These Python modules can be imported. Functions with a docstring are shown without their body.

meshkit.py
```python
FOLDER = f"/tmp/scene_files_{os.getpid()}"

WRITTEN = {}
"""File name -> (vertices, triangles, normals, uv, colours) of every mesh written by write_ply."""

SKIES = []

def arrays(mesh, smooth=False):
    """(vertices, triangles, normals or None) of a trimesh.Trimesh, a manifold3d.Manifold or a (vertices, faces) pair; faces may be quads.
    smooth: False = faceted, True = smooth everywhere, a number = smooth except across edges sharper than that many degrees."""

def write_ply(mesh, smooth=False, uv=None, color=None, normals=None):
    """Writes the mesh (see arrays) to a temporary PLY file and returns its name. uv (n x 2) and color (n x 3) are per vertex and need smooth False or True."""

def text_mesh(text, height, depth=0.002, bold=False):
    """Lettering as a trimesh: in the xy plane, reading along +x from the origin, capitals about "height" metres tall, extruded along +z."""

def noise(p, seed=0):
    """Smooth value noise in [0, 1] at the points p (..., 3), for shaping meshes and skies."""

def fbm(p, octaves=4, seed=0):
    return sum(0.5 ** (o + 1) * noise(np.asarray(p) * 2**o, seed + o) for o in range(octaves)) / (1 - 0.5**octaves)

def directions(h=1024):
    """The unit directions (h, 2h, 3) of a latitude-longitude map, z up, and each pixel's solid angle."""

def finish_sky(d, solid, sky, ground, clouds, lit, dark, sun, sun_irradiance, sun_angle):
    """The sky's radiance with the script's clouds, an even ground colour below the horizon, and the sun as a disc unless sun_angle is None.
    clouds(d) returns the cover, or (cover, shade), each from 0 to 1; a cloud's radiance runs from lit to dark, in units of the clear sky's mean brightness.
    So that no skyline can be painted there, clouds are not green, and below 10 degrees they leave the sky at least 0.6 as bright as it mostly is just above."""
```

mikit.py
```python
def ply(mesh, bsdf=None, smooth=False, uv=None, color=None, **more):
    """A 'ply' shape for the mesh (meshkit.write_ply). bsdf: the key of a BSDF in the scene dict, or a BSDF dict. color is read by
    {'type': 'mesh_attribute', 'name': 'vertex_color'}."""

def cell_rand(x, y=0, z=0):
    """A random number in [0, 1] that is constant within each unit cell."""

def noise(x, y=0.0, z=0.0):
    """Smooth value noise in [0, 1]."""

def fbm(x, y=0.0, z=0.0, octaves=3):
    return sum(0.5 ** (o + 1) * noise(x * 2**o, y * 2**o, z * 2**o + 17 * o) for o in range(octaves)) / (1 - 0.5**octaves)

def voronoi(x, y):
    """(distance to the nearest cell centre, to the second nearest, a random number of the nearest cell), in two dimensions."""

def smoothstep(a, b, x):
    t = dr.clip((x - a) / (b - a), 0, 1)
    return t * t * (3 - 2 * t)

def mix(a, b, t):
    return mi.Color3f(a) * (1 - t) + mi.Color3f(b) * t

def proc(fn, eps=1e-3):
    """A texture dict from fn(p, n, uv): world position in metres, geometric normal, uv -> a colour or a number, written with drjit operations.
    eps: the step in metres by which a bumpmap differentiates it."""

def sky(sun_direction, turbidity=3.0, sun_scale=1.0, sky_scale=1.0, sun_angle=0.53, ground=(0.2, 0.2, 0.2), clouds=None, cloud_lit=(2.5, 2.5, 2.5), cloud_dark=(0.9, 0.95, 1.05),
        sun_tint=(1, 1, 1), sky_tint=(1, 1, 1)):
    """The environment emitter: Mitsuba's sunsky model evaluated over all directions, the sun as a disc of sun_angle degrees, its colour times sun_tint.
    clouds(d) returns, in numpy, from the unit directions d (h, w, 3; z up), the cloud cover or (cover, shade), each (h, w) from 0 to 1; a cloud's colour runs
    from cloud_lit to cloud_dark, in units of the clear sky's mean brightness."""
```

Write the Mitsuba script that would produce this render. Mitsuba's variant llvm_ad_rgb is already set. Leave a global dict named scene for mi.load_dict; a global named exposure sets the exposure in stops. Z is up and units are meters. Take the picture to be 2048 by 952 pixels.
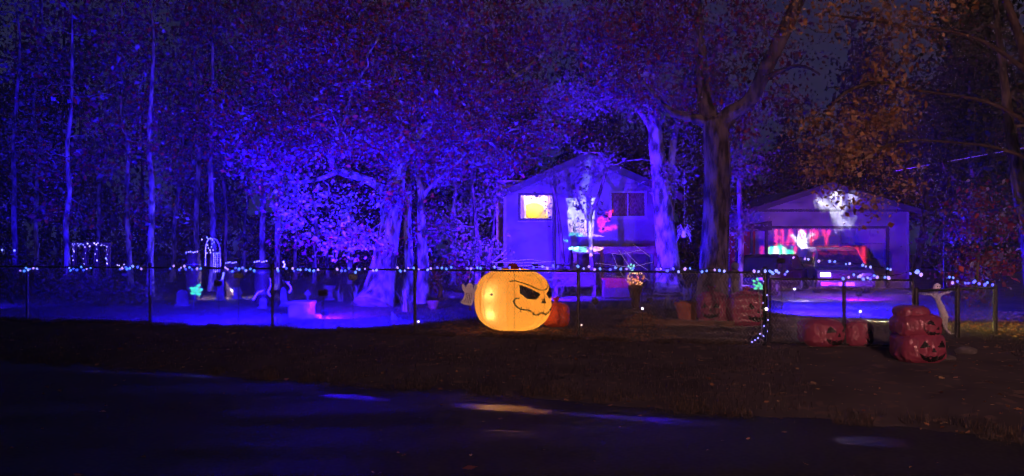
import math, random
import numpy as np
import trimesh
import drjit as dr
import mitsuba as mi
import manifold3d as m3
from shapely.geometry import Polygon, box as sbox, LineString
from shapely.ops import unary_union
import mikit, meshkit
from mikit import noise, fbm, smoothstep, mix, proc, voronoi

T = mi.ScalarTransform4f
random.seed(7)
RNG = np.random.default_rng(7)
scene, labels = {}, {}
scene['air'] = {'type': 'homogeneous', 'albedo': {'type': 'rgb', 'value': [0.95, 0.95, 0.95]}, 'sigma_t': 0.0025}

# ------------------------------------------------------------------ camera, sky, exposure
SKY, HAZE = 0.8, 0.0019                               # brightness of the night sky, density of the air
F, CX, HY, EYE = 1500.0, 1024.0, 497.0, 1.6          # focal length and horizon in the photograph's pixels
scene['camera'] = {'type': 'perspective', 'fov': 2 * math.degrees(math.atan(CX / F)), 'fov_axis': 'x', 'near_clip': 0.1, 'far_clip': 3000.0, 'medium': {'type': 'ref', 'id': 'air'},
                   'principal_point_offset_y': (476 - HY) / 952.0,
                   'to_world': T().look_at(origin=[0, 0, EYE], target=[0, 10, EYE], up=[0, 0, 1])}


def night_clouds(d):
    return np.ones(d.shape[:2]), meshkit.fbm(d * 5.0, 4)


scene['sky'] = {**mikit.sky((0.3, 1.0, 0.12), turbidity=3, sun_scale=0.0, sky_scale=SKY / 8, clouds=night_clouds, cloud_lit=(0.60, 0.68, 1.5), cloud_dark=(0.16, 0.19, 0.55)), 'sampling_weight': 0.7}
exposure = 3.0

BLUE = np.array([0.012, 0.002, 1.0])
VIOLET = np.array([0.26, 0.01, 1.0])
GAIN, LAMP, PUMP, PROJ = 1.85, 1.3, 0.38, 4.6         # strength of the flood lights, the street lamps, the pumpkin's lamps, the projectors


# ------------------------------------------------------------------ helpers
def at(px, py, Y):
    """the point at distance Y that the photograph shows at (px, py)"""
    return np.array([(px - CX) / F * Y, Y, EYE - (py - HY) / F * Y])


def gnd(px, py, z=0.0):
    return at(px, py, F * (EYE - z) / (py - HY))


def key_for(base):
    if base not in scene and base not in USED:
        USED.add(base)
        return base
    n = 1
    while f'{base}_{n:03d}' in USED or f'{base}_{n:03d}' in scene:
        n += 1
    k = f'{base}_{n:03d}'
    USED.add(k)
    return k


USED = set()


def rgb(c):
    return {'type': 'rgb', 'value': [float(x) for x in c]}


def lit(c):
    """a lamp's colour, in the units that the exposure below brings to the picture"""
    return rgb(np.array(c, float) / 2.0 ** exposure)


def thing(name, label, cat, group=None):
    k = key_for(name)
    labels[k] = {'label': label, 'category': cat}
    if group:
        labels[k]['group'] = group
    return k


def obj(name, mesh, mat, parent=None, smooth=False, label=None, color=None, kind=None, emit=None, weight=None, cat=None, group=None):
    k = key_for((parent + '__' if parent else '') + name)
    d = mikit.ply(mesh, mat, smooth=smooth, color=color)
    if emit is not None:
        d['emitter'] = {'type': 'area', 'radiance': lit(emit), 'sampling_weight': weight or 0.02}
    scene[k] = d
    e = {}
    if label: e['label'] = label
    if cat: e['category'] = cat
    if group: e['group'] = group
    if kind: e['kind'] = kind
    if e: labels[k] = e
    return k


def again(name, shape, parent, M):
    """a copy of a shape dict under another key"""
    k = key_for(parent + '__' + name)
    scene[k] = {**shape, 'to_world': M}
    return k


cat_ = trimesh.util.concatenate


def B(x0, x1, y0, y1, z0, z1):
    m = trimesh.creation.box(extents=(x1 - x0, y1 - y0, z1 - z0))
    m.apply_translation(((x0 + x1) / 2, (y0 + y1) / 2, (z0 + z1) / 2))
    return m


def rbox(x0, x1, y0, y1, z0, z1, r=0.02, seg=8):
    s = m3.Manifold.sphere(r, seg)
    parts = [s.translate([x, y, z]) for x in (x0 + r, x1 - r) for y in (y0 + r, y1 - r) for z in (z0 + r, z1 - r)]
    return man(m3.Manifold.batch_hull(parts))


def man(m):
    q = m.to_mesh()
    return trimesh.Trimesh(np.array(q.vert_properties[:, :3]), np.array(q.tri_verts), process=False)


def rot(m, deg, axis=(0, 0, 1), point=None):
    m.apply_transform(trimesh.transformations.rotation_matrix(math.radians(deg), axis, point))
    return m


def mv(m, p):
    m = m.copy()
    m.apply_translation(p)
    return m


def tube(P, R, sides=8, rough=0.0, seed=0, flare=0.0, cap=True):
    P = np.asarray(P, float)
    R = np.broadcast_to(np.asarray(R, float), (len(P),))
    t = np.gradient(P, axis=0)
    t /= np.linalg.norm(t, axis=1, keepdims=True) + 1e-9
    ref = np.array([1.0, 0, 0]) if abs(t[0, 0]) < 0.8 else np.array([0, 1.0, 0])
    a = ref - t * (t @ ref)[:, None]
    a /= np.linalg.norm(a, axis=1, keepdims=True) + 1e-9
    b = np.cross(t, a)
    ang = np.arange(sides) * 2 * np.pi / sides
    r = R[:, None] * np.ones(sides)
    dirs = np.cos(ang)[None, :, None] * a[:, None] + np.sin(ang)[None, :, None] * b[:, None]
    if rough:
        q = dirs * 1.7 + P[:, None] * np.array([1, 1, 0.25])
        r = r * (1 + rough * (meshkit.fbm(q * 2.2, 3, seed) - 0.5) * 2)
    v = (P[:, None] + dirs * r[..., None]).reshape(-1, 3)
    i, j = np.meshgrid(np.arange(len(P) - 1), np.arange(sides), indexing='ij')
    q = np.stack([i * sides + j, i * sides + (j + 1) % sides, (i + 1) * sides + (j + 1) % sides, (i + 1) * sides + j], -1).reshape(-1, 4)
    f = np.vstack([q[:, [0, 1, 2]], q[:, [0, 2, 3]]])
    if cap:
        n = len(v)
        v = np.vstack([v, P[:1], P[-1:]])
        k = np.arange(sides)
        e = (len(P) - 1) * sides
        f = np.vstack([f, np.stack([(k + 1) % sides, k, k * 0 + n], 1), np.stack([e + k, e + (k + 1) % sides, k * 0 + n + 1], 1)])
    return trimesh.Trimesh(v, f, process=False)


def curve(pts, n=20):
    """a smooth polyline through points"""
    pts = np.asarray(pts, float)
    s = np.concatenate([[0], np.cumsum(np.linalg.norm(np.diff(pts, axis=0), axis=1))])
    from scipy.interpolate import PchipInterpolator
    return PchipInterpolator(s, pts)(np.linspace(0, s[-1], n))


def lathe(prof, seg=24):
    return trimesh.creation.revolve(np.asarray(prof, float), sections=seg)


def prism(poly, depth):
    g = [poly] if poly.geom_type == 'Polygon' else list(poly.geoms)
    return cat_([trimesh.creation.extrude_polygon(x, depth, engine='earcut') for x in g])


def upright(m, y):
    """an extruded (x, z) outline stood up at depth y, its face towards the camera"""
    v = m.vertices.copy()
    m = trimesh.Trimesh(np.stack([v[:, 0], y - v[:, 2], v[:, 1]], 1), m.faces, process=False)
    return m


# ------------------------------------------------------------------ materials
def M(name, d, two=True):
    scene['m_' + name] = {'type': 'twosided', 'b': d} if two else d


def princ(color, rough=0.7, spec=0.4, **k):
    return {'type': 'principled', 'base_color': color if isinstance(color, dict) else rgb(color), 'roughness': rough, 'specular': spec, **k}


def bump(d, fn, scale, eps=2e-3):
    return {'type': 'bumpmap', 'arbitrary': proc(fn, eps), 'scale': scale, 'bsdf': d}


def varied(c1, c2, s=3.0, zs=None):
    zs = zs or s
    return proc(lambda p, n, uv: mix(c1, c2, smoothstep(0.25, 0.75, fbm(p.x * s, p.y * s, p.z * zs, 3))))


scene['m_leaf'] = {'type': 'principledthin', 'base_color': {'type': 'mesh_attribute', 'name': 'vertex_color'}, 'roughness': 0.55, 'spec_trans': 0.0, 'diff_trans': 0.7, 'eta': 1.4}
M('bark', bump(princ(varied((0.022, 0.017, 0.016), (0.15, 0.115, 0.10), 9, 2.2), 0.9, 0.2), lambda p, n, uv: fbm(p.x * 16, p.y * 16, p.z * 3.0, 3), 0.08))
M('pale_bark', bump(princ(varied((0.03, 0.027, 0.025), (0.30, 0.27, 0.25), 7, 2.4), 0.85, 0.2), lambda p, n, uv: fbm(p.x * 14, p.y * 14, p.z * 4.0, 3), 0.06))
M('twig', princ((0.13, 0.10, 0.085), 0.9, 0.2))
M('black_metal', princ((0.012, 0.012, 0.014), 0.45, 0.5))
M('black_print', princ((0.006, 0.006, 0.007), 0.5, 0.3))
M('galvanised', princ((0.16, 0.16, 0.17), 0.42, 0.5, metallic=0.8))
M('cord', princ((0.01, 0.02, 0.012), 0.6, 0.3))
M('bulb', princ((0.5, 0.5, 0.5), 0.3, 0.5))
M('siding', princ(varied((0.11, 0.10, 0.105), (0.19, 0.175, 0.18), 1.3), 0.65, 0.3))
M('brown_blind', princ(proc(lambda p, n, uv: mix((0.10, 0.05, 0.03), (0.22, 0.13, 0.08), noise(p.x * 30, 0.0, p.z * 12))), 0.9, 0.1))
scene['m_pane'] = {'type': 'thindielectric'}
M('trim', princ((0.20, 0.19, 0.19), 0.5, 0.4))
M('dark_trim', princ((0.05, 0.045, 0.045), 0.6, 0.3))
M('shingle', bump(princ(varied((0.025, 0.022, 0.022), (0.06, 0.055, 0.05), 6), 0.95, 0.1), lambda p, n, uv: fbm(p.x * 12, p.y * 12, p.z * 12, 2), 0.02))
M('dark_glass', princ((0.02, 0.02, 0.025), 0.08, 0.6))
M('wood', princ(varied((0.10, 0.055, 0.035), (0.19, 0.11, 0.07), 5), 0.7, 0.3))
M('dark_wood', princ(varied((0.035, 0.022, 0.018), (0.075, 0.045, 0.035), 5), 0.7, 0.3))
M('stone', bump(princ(varied((0.07, 0.065, 0.065), (0.14, 0.13, 0.13), 7), 0.9, 0.2), lambda p, n, uv: fbm(p.x * 30, p.y * 30, p.z * 30, 3), 0.01))
M('white', princ(varied((0.74, 0.73, 0.72), (0.84, 0.83, 0.82), 8), 0.8, 0.2))
M('cream', princ((0.62, 0.50, 0.26), 0.8, 0.2))
M('yellow_fabric', princ((0.75, 0.42, 0.05), 0.9, 0.1))
M('terracotta', princ(varied((0.30, 0.10, 0.06), (0.40, 0.15, 0.09), 9), 0.8, 0.2))
M('rope', princ((0.75, 0.75, 0.75), 0.9, 0.1))
M('red_cloth', princ((0.24, 0.025, 0.02), 0.9, 0.1))
M('plant', {'type': 'principledthin', 'base_color': {'type': 'mesh_attribute', 'name': 'vertex_color'}, 'roughness': 0.5, 'diff_trans': 0.5, 'eta': 1.4}, two=False)
M('car_paint', princ((0.05, 0.05, 0.06), 0.3, 0.5, clearcoat=1.0, clearcoat_gloss=0.95))
M('car_paint_dark', princ((0.02, 0.012, 0.012), 0.3, 0.5, clearcoat=1.0, clearcoat_gloss=0.95))
M('rubber', princ((0.015, 0.015, 0.015), 0.85, 0.2))
M('chrome', princ((0.6, 0.6, 0.62), 0.2, 0.5, metallic=0.9))
M('plate', princ((0.7, 0.68, 0.64), 0.4, 0.4))


def wrinkle(p, n, uv):
    w = fbm(p.x * 9 + 3 * noise(p.x * 5, p.y * 5, p.z * 5), p.y * 9, p.z * 22, 3)
    return dr.abs(w - 0.5) * 2


M('bag', bump(princ((0.23, 0.038, 0.075), 0.20, 0.6, clearcoat=1.0, clearcoat_gloss=0.92), wrinkle, 0.010))
scene['m_skin'] = {'type': 'principledthin', 'base_color': rgb((0.95, 0.47, 0.065)), 'roughness': 0.5, 'spec_trans': 0.0, 'diff_trans': 1.35, 'eta': 1.3}
M('bright_bag', bump(princ((0.62, 0.09, 0.02), 0.25, 0.5), wrinkle, 0.02))  # bag colour brightened to stand for the big pumpkin's glow
M('green_petal', princ((0.01, 0.15, 0.03), 0.4, 0.3))
M('seam', princ((0.30, 0.10, 0.015), 0.7, 0.2))
M('lawn', bump(princ(proc(lambda p, n, uv: mix(mix((0.028, 0.025, 0.028), (0.075, 0.062, 0.066), fbm(p.x * 1.3, p.y * 1.3, 0, 3)), (0.10, 0.07, 0.06), smoothstep(0.62, 0.8, fbm(p.x * 7, p.y * 7, 3.0, 3)))), 0.95, 0.1),
                lambda p, n, uv: fbm(p.x * 18, p.y * 18, 0, 3), 0.05))


PUDDLES = [(gnd(690, 792, -0.27), 0.7, 0.17, -18), (gnd(1040, 818, -0.27), 1.1, 0.26, -14), (gnd(1330, 842, -0.27), 1.1, 0.18, -16), (gnd(1745, 884, -0.27), 0.42, 0.26, -20), (gnd(300, 748, -0.27), 1.6, 0.14, -14), (gnd(1010, 862, -0.27), 0.6, 0.05, -10)]


def wet(p):
    """shallow puddles along the far side of the road"""
    out = mi.Float(0)
    for c, a, b, deg in PUDDLES:
        k, q = math.cos(math.radians(deg)), math.sin(math.radians(deg))
        u, v = ((p.x - c[0]) * k + (p.y - c[1]) * q) / a, (-(p.x - c[0]) * q + (p.y - c[1]) * k) / b
        r = dr.sqrt(u * u + v * v) + 1.1 * (fbm(p.x * 1.8, p.y * 5, 3.0, 3) - 0.5)
        out = dr.maximum(out, smoothstep(1.0, 0.55, r))
    return out


M('asphalt', bump(princ(proc(lambda p, n, uv: mix(mix((0.010, 0.010, 0.011), (0.024, 0.023, 0.024), fbm(p.x * 40, p.y * 40, 0, 2)), (0.016, 0.016, 0.017), wet(p))), proc(lambda p, n, uv: (0.42 + 0.30 * smoothstep(0.3, 0.7, fbm(p.x * 0.5, p.y * 1.6, 1.0, 4))) * (1 - wet(p)) + 0.17 * wet(p)), 0.38),
                   lambda p, n, uv: fbm(p.x * 45, p.y * 45, 0, 2) * (1 - 0.9 * wet(p)), 0.014))
M('gravel', bump(princ(proc(lambda p, n, uv: mix((0.07, 0.062, 0.068), (0.15, 0.135, 0.145), voronoi(p.x * 22, p.y * 22)[2])), 0.9, 0.2), lambda p, n, uv: voronoi(p.x * 22, p.y * 22)[0], 0.02))


# ------------------------------------------------------------------ ground
FENCE_A, FENCE_B = gnd(300, 651)[:2], gnd(1530, 690)[:2]
fdir = (FENCE_B - FENCE_A) / np.linalg.norm(FENCE_B - FENCE_A)
fnor = np.array([fdir[1], -fdir[0]])           # towards the road


def fence_dist(x, y):
    return (x - FENCE_A[0]) * fnor[0] + (y - FENCE_A[1]) * fnor[1]


ROADZ = -0.27


def road_edge(x):
    return np.interp(x, [-60, -7.9, -4, 0.0, 3.9, 30], [29.0, 11.9, 10.6, 9.2, 7.5, -6.0])


def ground_z(x, y):
    x, y = np.asarray(x, float), np.asarray(y, float)
    d = fence_dist(x, y)
    drive = np.clip((x - 4.6) / 0.8, 0, 1) * np.clip((8.5 - x) / 1.0, 0, 1)
    s = np.clip((d - 0.10) / 0.9, 0, 1)
    z = -0.13 * s * s * (3 - 2 * s) * (1 - 0.7 * drive)
    e = y - road_edge(x)                         # distance to the road's far edge
    z = z - 0.20 * np.clip(1 - e / 1.6, 0, 1) ** 1.2 - 0.25 * np.clip(-e / 0.5, 0, 1)
    p = np.stack([x, y, x * 0], -1)
    amp = np.where(np.abs(x) + y < 80, 1, 0)
    return z + amp * (0.05 * (meshkit.fbm(p * 0.9, 3, 3) - 0.5) + 0.05 * (meshkit.fbm(p * 3.1, 2, 5) - 0.5) * (0.3 + 0.7 * s))


def sheet(xs, ys, zf):
    X, Y = np.meshgrid(xs, ys, indexing='ij')
    v = np.stack([X, Y, zf(X, Y)], -1).reshape(-1, 3)
    n, m = len(xs), len(ys)
    i, j = np.meshgrid(np.arange(n - 1), np.arange(m - 1), indexing='ij')
    q = np.stack([i * m + j, (i + 1) * m + j, (i + 1) * m + j + 1, i * m + j + 1], -1).reshape(-1, 4)
    return trimesh.Trimesh(v, np.vstack([q[:, :3], q[:, [0, 2, 3]]]), process=False)


xs = np.unique(np.concatenate([np.linspace(-200, -40, 12), np.linspace(-40, -14, 40), np.linspace(-14, 14, 300), np.linspace(14, 40, 40), np.linspace(40, 200, 12)]))
ys = np.unique(np.concatenate([np.linspace(-60, 0, 20), np.linspace(0, 6, 20), np.linspace(6, 18, 200), np.linspace(18, 50, 80), np.linspace(50, 200, 14)]))
obj('lawn', sheet(xs, ys, ground_z), 'm_lawn', smooth=True, kind='structure')
rx = np.concatenate([np.linspace(-60, -12, 8), np.linspace(-11, 11, 90), np.linspace(12, 40, 8)])
ry = np.concatenate([np.linspace(-30, 2, 10), np.linspace(2.4, 13, 60), np.linspace(14, 32, 6)])
obj('road', sheet(rx, ry, lambda x, y: ROADZ + 0.012 * (meshkit.fbm(np.stack([x, y, x * 0], -1) * 0.8, 2, 9) - 0.5) - np.where(y > road_edge(x) + 1.2, 0.25, 0)), 'm_asphalt', smooth=True, kind='structure')


def near_edge(x):
    return 5.35 + 0.55 * np.exp(-((x - 0.2) / 0.75) ** 2) - 0.25 * np.clip(np.abs(x) - 1.5, 0, 4) + 0.18 * (meshkit.fbm(np.stack([np.asarray(x) * 3, x * 0, x * 0], -1), 3, 4) - 0.5)


nx = np.linspace(-12, 12, 200)
nrow = np.linspace(0, 1, 40)


def near_sheet():
    X = np.repeat(nx[:, None], 40, 1)
    E = near_edge(nx)[:, None]
    Y = -30 + (E + 30) * (1 - (1 - nrow[None]) ** 3)
    Z = ROADZ + 0.10 * np.clip((E - Y) / 0.5, 0, 1) - 0.03 * (Y > E - 0.01) + 0.05 * (meshkit.fbm(np.stack([X * 4, Y * 4, X * 0], -1), 3, 8) - 0.5) * np.clip((E - Y) / 0.2, 0, 1)
    g = sheet(nx, np.arange(40), lambda a, b: a * 0)
    return trimesh.Trimesh(np.stack([X, Y, Z], -1).reshape(-1, 3), g.faces, process=False)


obj('near_verge', near_sheet(), 'm_lawn', smooth=True, kind='structure')

# driveway of pale gravel from the gate to the garage
dl = np.array([[4.75, 12.1], [5.3, 14.5], [6.7, 19], [9.2, 26.5], [9.4, 29.9]])
drr = np.array([[6.1, 11.9], [7.9, 14.5], [11.2, 19], [15.2, 26.5], [15.4, 29.9]])
tt = np.linspace(0, 1, 60)
ss = np.linspace(0, 1, 30)
cl, cr = curve(np.c_[dl, dl[:, :1] * 0], 60), curve(np.c_[drr, drr[:, :1] * 0], 60)
dv = cl[:, None] * (1 - ss[None, :, None]) + cr[:, None] * ss[None, :, None]
dv[..., 0] += (0.25 * (meshkit.fbm(np.stack([tt * 25, tt * 0, tt * 0], -1), 3, 1) - 0.5))[:, None]
dv[..., 2] = ground_z(dv[..., 0], dv[..., 1]) + 0.015 - 0.05 * (np.abs(ss - 0.5) > 0.49)[None]
g0 = sheet(np.arange(60), np.arange(30), lambda a, b: a * 0)
obj('driveway', trimesh.Trimesh(dv.reshape(-1, 3), g0.faces[:, ::-1], process=False), 'm_gravel', smooth=True, kind='structure')


# ------------------------------------------------------------------ leaves, trees
def leaves(C, size, up_bias=0.0, rng=RNG, fold=0.0):
    """leaf quads at the points C; returns (vertices, faces)"""
    n = len(C)
    d = rng.normal(size=(n, 3))
    d /= np.linalg.norm(d, axis=1, keepdims=True)
    e = rng.normal(size=(n, 3))
    e[:, 2] += up_bias
    w = np.cross(d, e)
    w /= np.linalg.norm(w, axis=1, keepdims=True) + 1e-9
    nn = np.cross(d, w)
    s = (size * np.clip(rng.lognormal(-0.22, 0.42, n), 0.35, 2.2))[:, None]
    a, b = C + d * s * 0.62, C - d * s * 0.55
    l, r = C + w * s * 0.38 + nn * s * 0.12, C - w * s * 0.38 + nn * s * 0.12
    v = np.stack([a, l, b, r], 1).reshape(-1, 3)
    i = np.arange(n) * 4
    f = np.stack([np.stack([i, i + 1, i + 2], 1), np.stack([i, i + 2, i + 3], 1)], 1).reshape(-1, 3)
    return v, f


def leaf_colors(n, palette, rng=RNG):
    pal = np.array([p[0] for p in palette])
    w = np.array([p[1] for p in palette], float)
    k = rng.choice(len(pal), n, p=w / w.sum())
    c = pal[k] * rng.uniform(0.6, 1.4, (n, 1))
    return np.repeat(c, 4, 0)


AUTUMN = [((0.34, 0.05, 0.04), 2), ((0.17, 0.03, 0.07), 4), ((0.12, 0.03, 0.06), 3), ((0.15, 0.12, 0.20), 2), ((0.24, 0.21, 0.32), 1.5)]
RUST = [((0.42, 0.24, 0.09), 4), ((0.56, 0.37, 0.17), 2.5), ((0.24, 0.11, 0.045), 3), ((0.16, 0.06, 0.03), 1)]
PALE = [((0.26, 0.24, 0.25), 4), ((0.15, 0.12, 0.11), 3), ((0.22, 0.09, 0.07), 1)]
LIT_BOUGH = [((0.36, 0.36, 0.46), 3), ((0.48, 0.48, 0.6), 1.5), ((0.20, 0.16, 0.18), 1)]  # brighter leaf colours standing for flood light on the drooping boughs
GREEN = [((0.06, 0.07, 0.04), 3), ((0.10, 0.10, 0.07), 2), ((0.12, 0.06, 0.05), 1)]


def blob_points(blobs, spacing, seed):
    """cluster centres inside ellipsoids (px, py, depth, radius across, radius up, radius deep in metres)"""
    rng = np.random.default_rng(seed)
    out = []
    for (px, py, Y, rx_, rz_, ry_) in blobs:
        c = at(px, py, Y)
        n = max(4, int(4.19 * rx_ * rz_ * ry_ / spacing ** 3))
        u = rng.normal(size=(n, 3))
        u = u / np.linalg.norm(u, axis=1, keepdims=True) * (rng.uniform(0, 1, (n, 1)) ** 0.38)
        p = c + u * np.array([rx_, ry_, rz_])
        keep = meshkit.fbm(p * 0.55, 3, seed) > rng.uniform(0.30, 0.50, n)
        out.append(p[keep])
    return np.vstack(out)


DENSE = 1.45


def tree(name, label, stems, blobs, palette, spacing=0.85, per=55, spread=0.42, leaf=0.10, bark='m_bark', seed=0, group=None, cat='tree', sides=14, droop=0.0, rough=0.14, minz=0.6, twig_r=0.012, attach_from=0.35, pale=()):
    """stems: lists of (points, radii); the first starts on the ground"""
    rng = np.random.default_rng(seed + 100)
    t = thing(name, label, cat, group)
    nodes, parent, base = [], [], []
    tr = []
    for si, (P, R) in enumerate(stems):
        n = max(10, int(len(P) * 7))
        Q = curve(P, n)
        RR = np.interp(np.linspace(0, 1, n), np.linspace(0, 1, len(R)), R)
        tr.append(tube(Q, RR, sides, rough, seed + si))
        k0 = int(n * attach_from) if si == 0 else 1
        for k in range(k0, n):
            nodes.append(Q[k]); parent.append(-1); base.append(RR[k])
    obj('trunk', cat_(tr), bark, t, smooth=True)
    C = blob_points(blobs, spacing, seed + 5)
    C = C[C[:, 2] > minz]
    if len(C):
        nst = len(nodes)
        N = np.array(nodes)
        d0 = np.array([np.linalg.norm(N - c, axis=1).min() for c in C])
        C = C[np.argsort(d0)]
        allp = np.vstack([N, C])
        par = [-1] * len(allp)
        w = np.zeros(len(allp))
        for i in range(len(C)):
            k = nst + i
            cand = allp[:k]
            dist = np.linalg.norm(cand - allp[k], axis=1) + 0.25 * np.clip(cand[:, 2] - allp[k, 2], 0, 3)
            par[k] = int(np.argmin(dist))
        for k in range(len(allp) - 1, nst - 1, -1):
            w[k] += 1
            w[par[k]] += w[k]
        tw = []
        for k in range(nst, len(allp)):
            a, b = allp[par[k]], allp[k]
            L = np.linalg.norm(b - a)
            if L < 0.05: continue
            m_ = (a + b) / 2 + rng.normal(size=3) * 0.10 * L + np.array([0, 0, 0.07 * L])
            ra = twig_r * min(w[k], 40) ** 0.5 * 1.15
            rb = twig_r * 0.7 * max(min(w[k], 40) - 1, 0.6) ** 0.5
            tw.append(tube(np.array([a, (a + m_) / 2 + rng.normal(size=3) * 0.04 * L, m_, (m_ + b) / 2 + rng.normal(size=3) * 0.04 * L, b]), np.linspace(ra, rb, 5), 5, cap=False))
        if tw:
            obj('limbs', cat_(tw), bark, t, smooth=True, kind='stuff')
        n = int(len(C) * per * DENSE)
        idx = rng.integers(0, len(C), n)
        g = rng.normal(size=(n, 3)) * spread * np.array([1, 1, 0.75])
        p = C[idx] + g - np.array([0, 0, droop]) * np.abs(g[:, :1])
        p = p[p[:, 2] > minz * 0.5]
        v, f = leaves(p, leaf, rng=rng)
        col = leaf_colors(len(p), palette, rng)
        for (a_, b_, Y_, r_) in pale:             # boughs painted paler, as if brightly lit by the flood
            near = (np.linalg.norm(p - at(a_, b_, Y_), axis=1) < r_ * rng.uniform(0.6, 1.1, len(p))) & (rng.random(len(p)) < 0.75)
            col = np.where(np.repeat(near, 4)[:, None], leaf_colors(len(p), LIT_BOUGH, rng), col)
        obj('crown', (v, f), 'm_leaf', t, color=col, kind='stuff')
    return t


def stem(rows):
    """rows of (px, py, depth, width in pixels)"""
    P = np.array([at(a, b, Y) for a, b, Y, w in rows])
    R = np.array([w / 2 / F * Y for a, b, Y, w in rows])
    s = np.concatenate([[0], np.cumsum(np.linalg.norm(np.diff(P, axis=0), axis=1))])
    u = np.linspace(0, s[-1], 40)
    return np.stack([np.interp(u, s, P[:, k]) for k in range(3)], 1)[::5] if len(P) > 12 else P, np.interp(u, s, R)


# ------------------------------------------------------------------ house
HYD = 30.0
hx0, hx1 = at(1010, 0, HYD)[0], at(1338, 0, HYD)[0]
eave_z, apex_z, apex_x = at(0, 388, HYD)[2], at(0, 316, HYD)[2], at(1172, 0, HYD)[0]
house = thing('house', 'blue lit gabled house with one bright yellow window, standing behind the big pumpkin', 'house')
depth = 9.0
gable = Polygon([(hx0, 0), (hx1, 0), (hx1, eave_z), (apex_x, apex_z), (hx0, eave_z)])
wins = []
for (a, b, c, d) in ((1040, 390, 1105, 438), (1222, 385, 1290, 433)):
    p, q = at(a, d, HYD), at(c, b, HYD)
    wins.append((p[0], q[0], p[2], q[2]))
door = (at(1150, 0, HYD)[0], at(1182, 0, HYD)[0], 1.55, 3.65)
holes = [sbox(w[0], w[2], w[1], w[3]) for w in wins]
shell = gable.difference(unary_union(holes))
wall = obj('wall', cat_([upright(prism(shell, 0.12), HYD + 0.14), B(hx0, hx0 + 0.12, HYD + 0.15, HYD + depth, 0, eave_z), B(hx1 - 0.12, hx1, HYD + 0.15, HYD + depth, 0, eave_z),
                         upright(prism(gable, 0.12), HYD + depth + 0.12)]), 'm_siding', house)
z = 0.42
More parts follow.
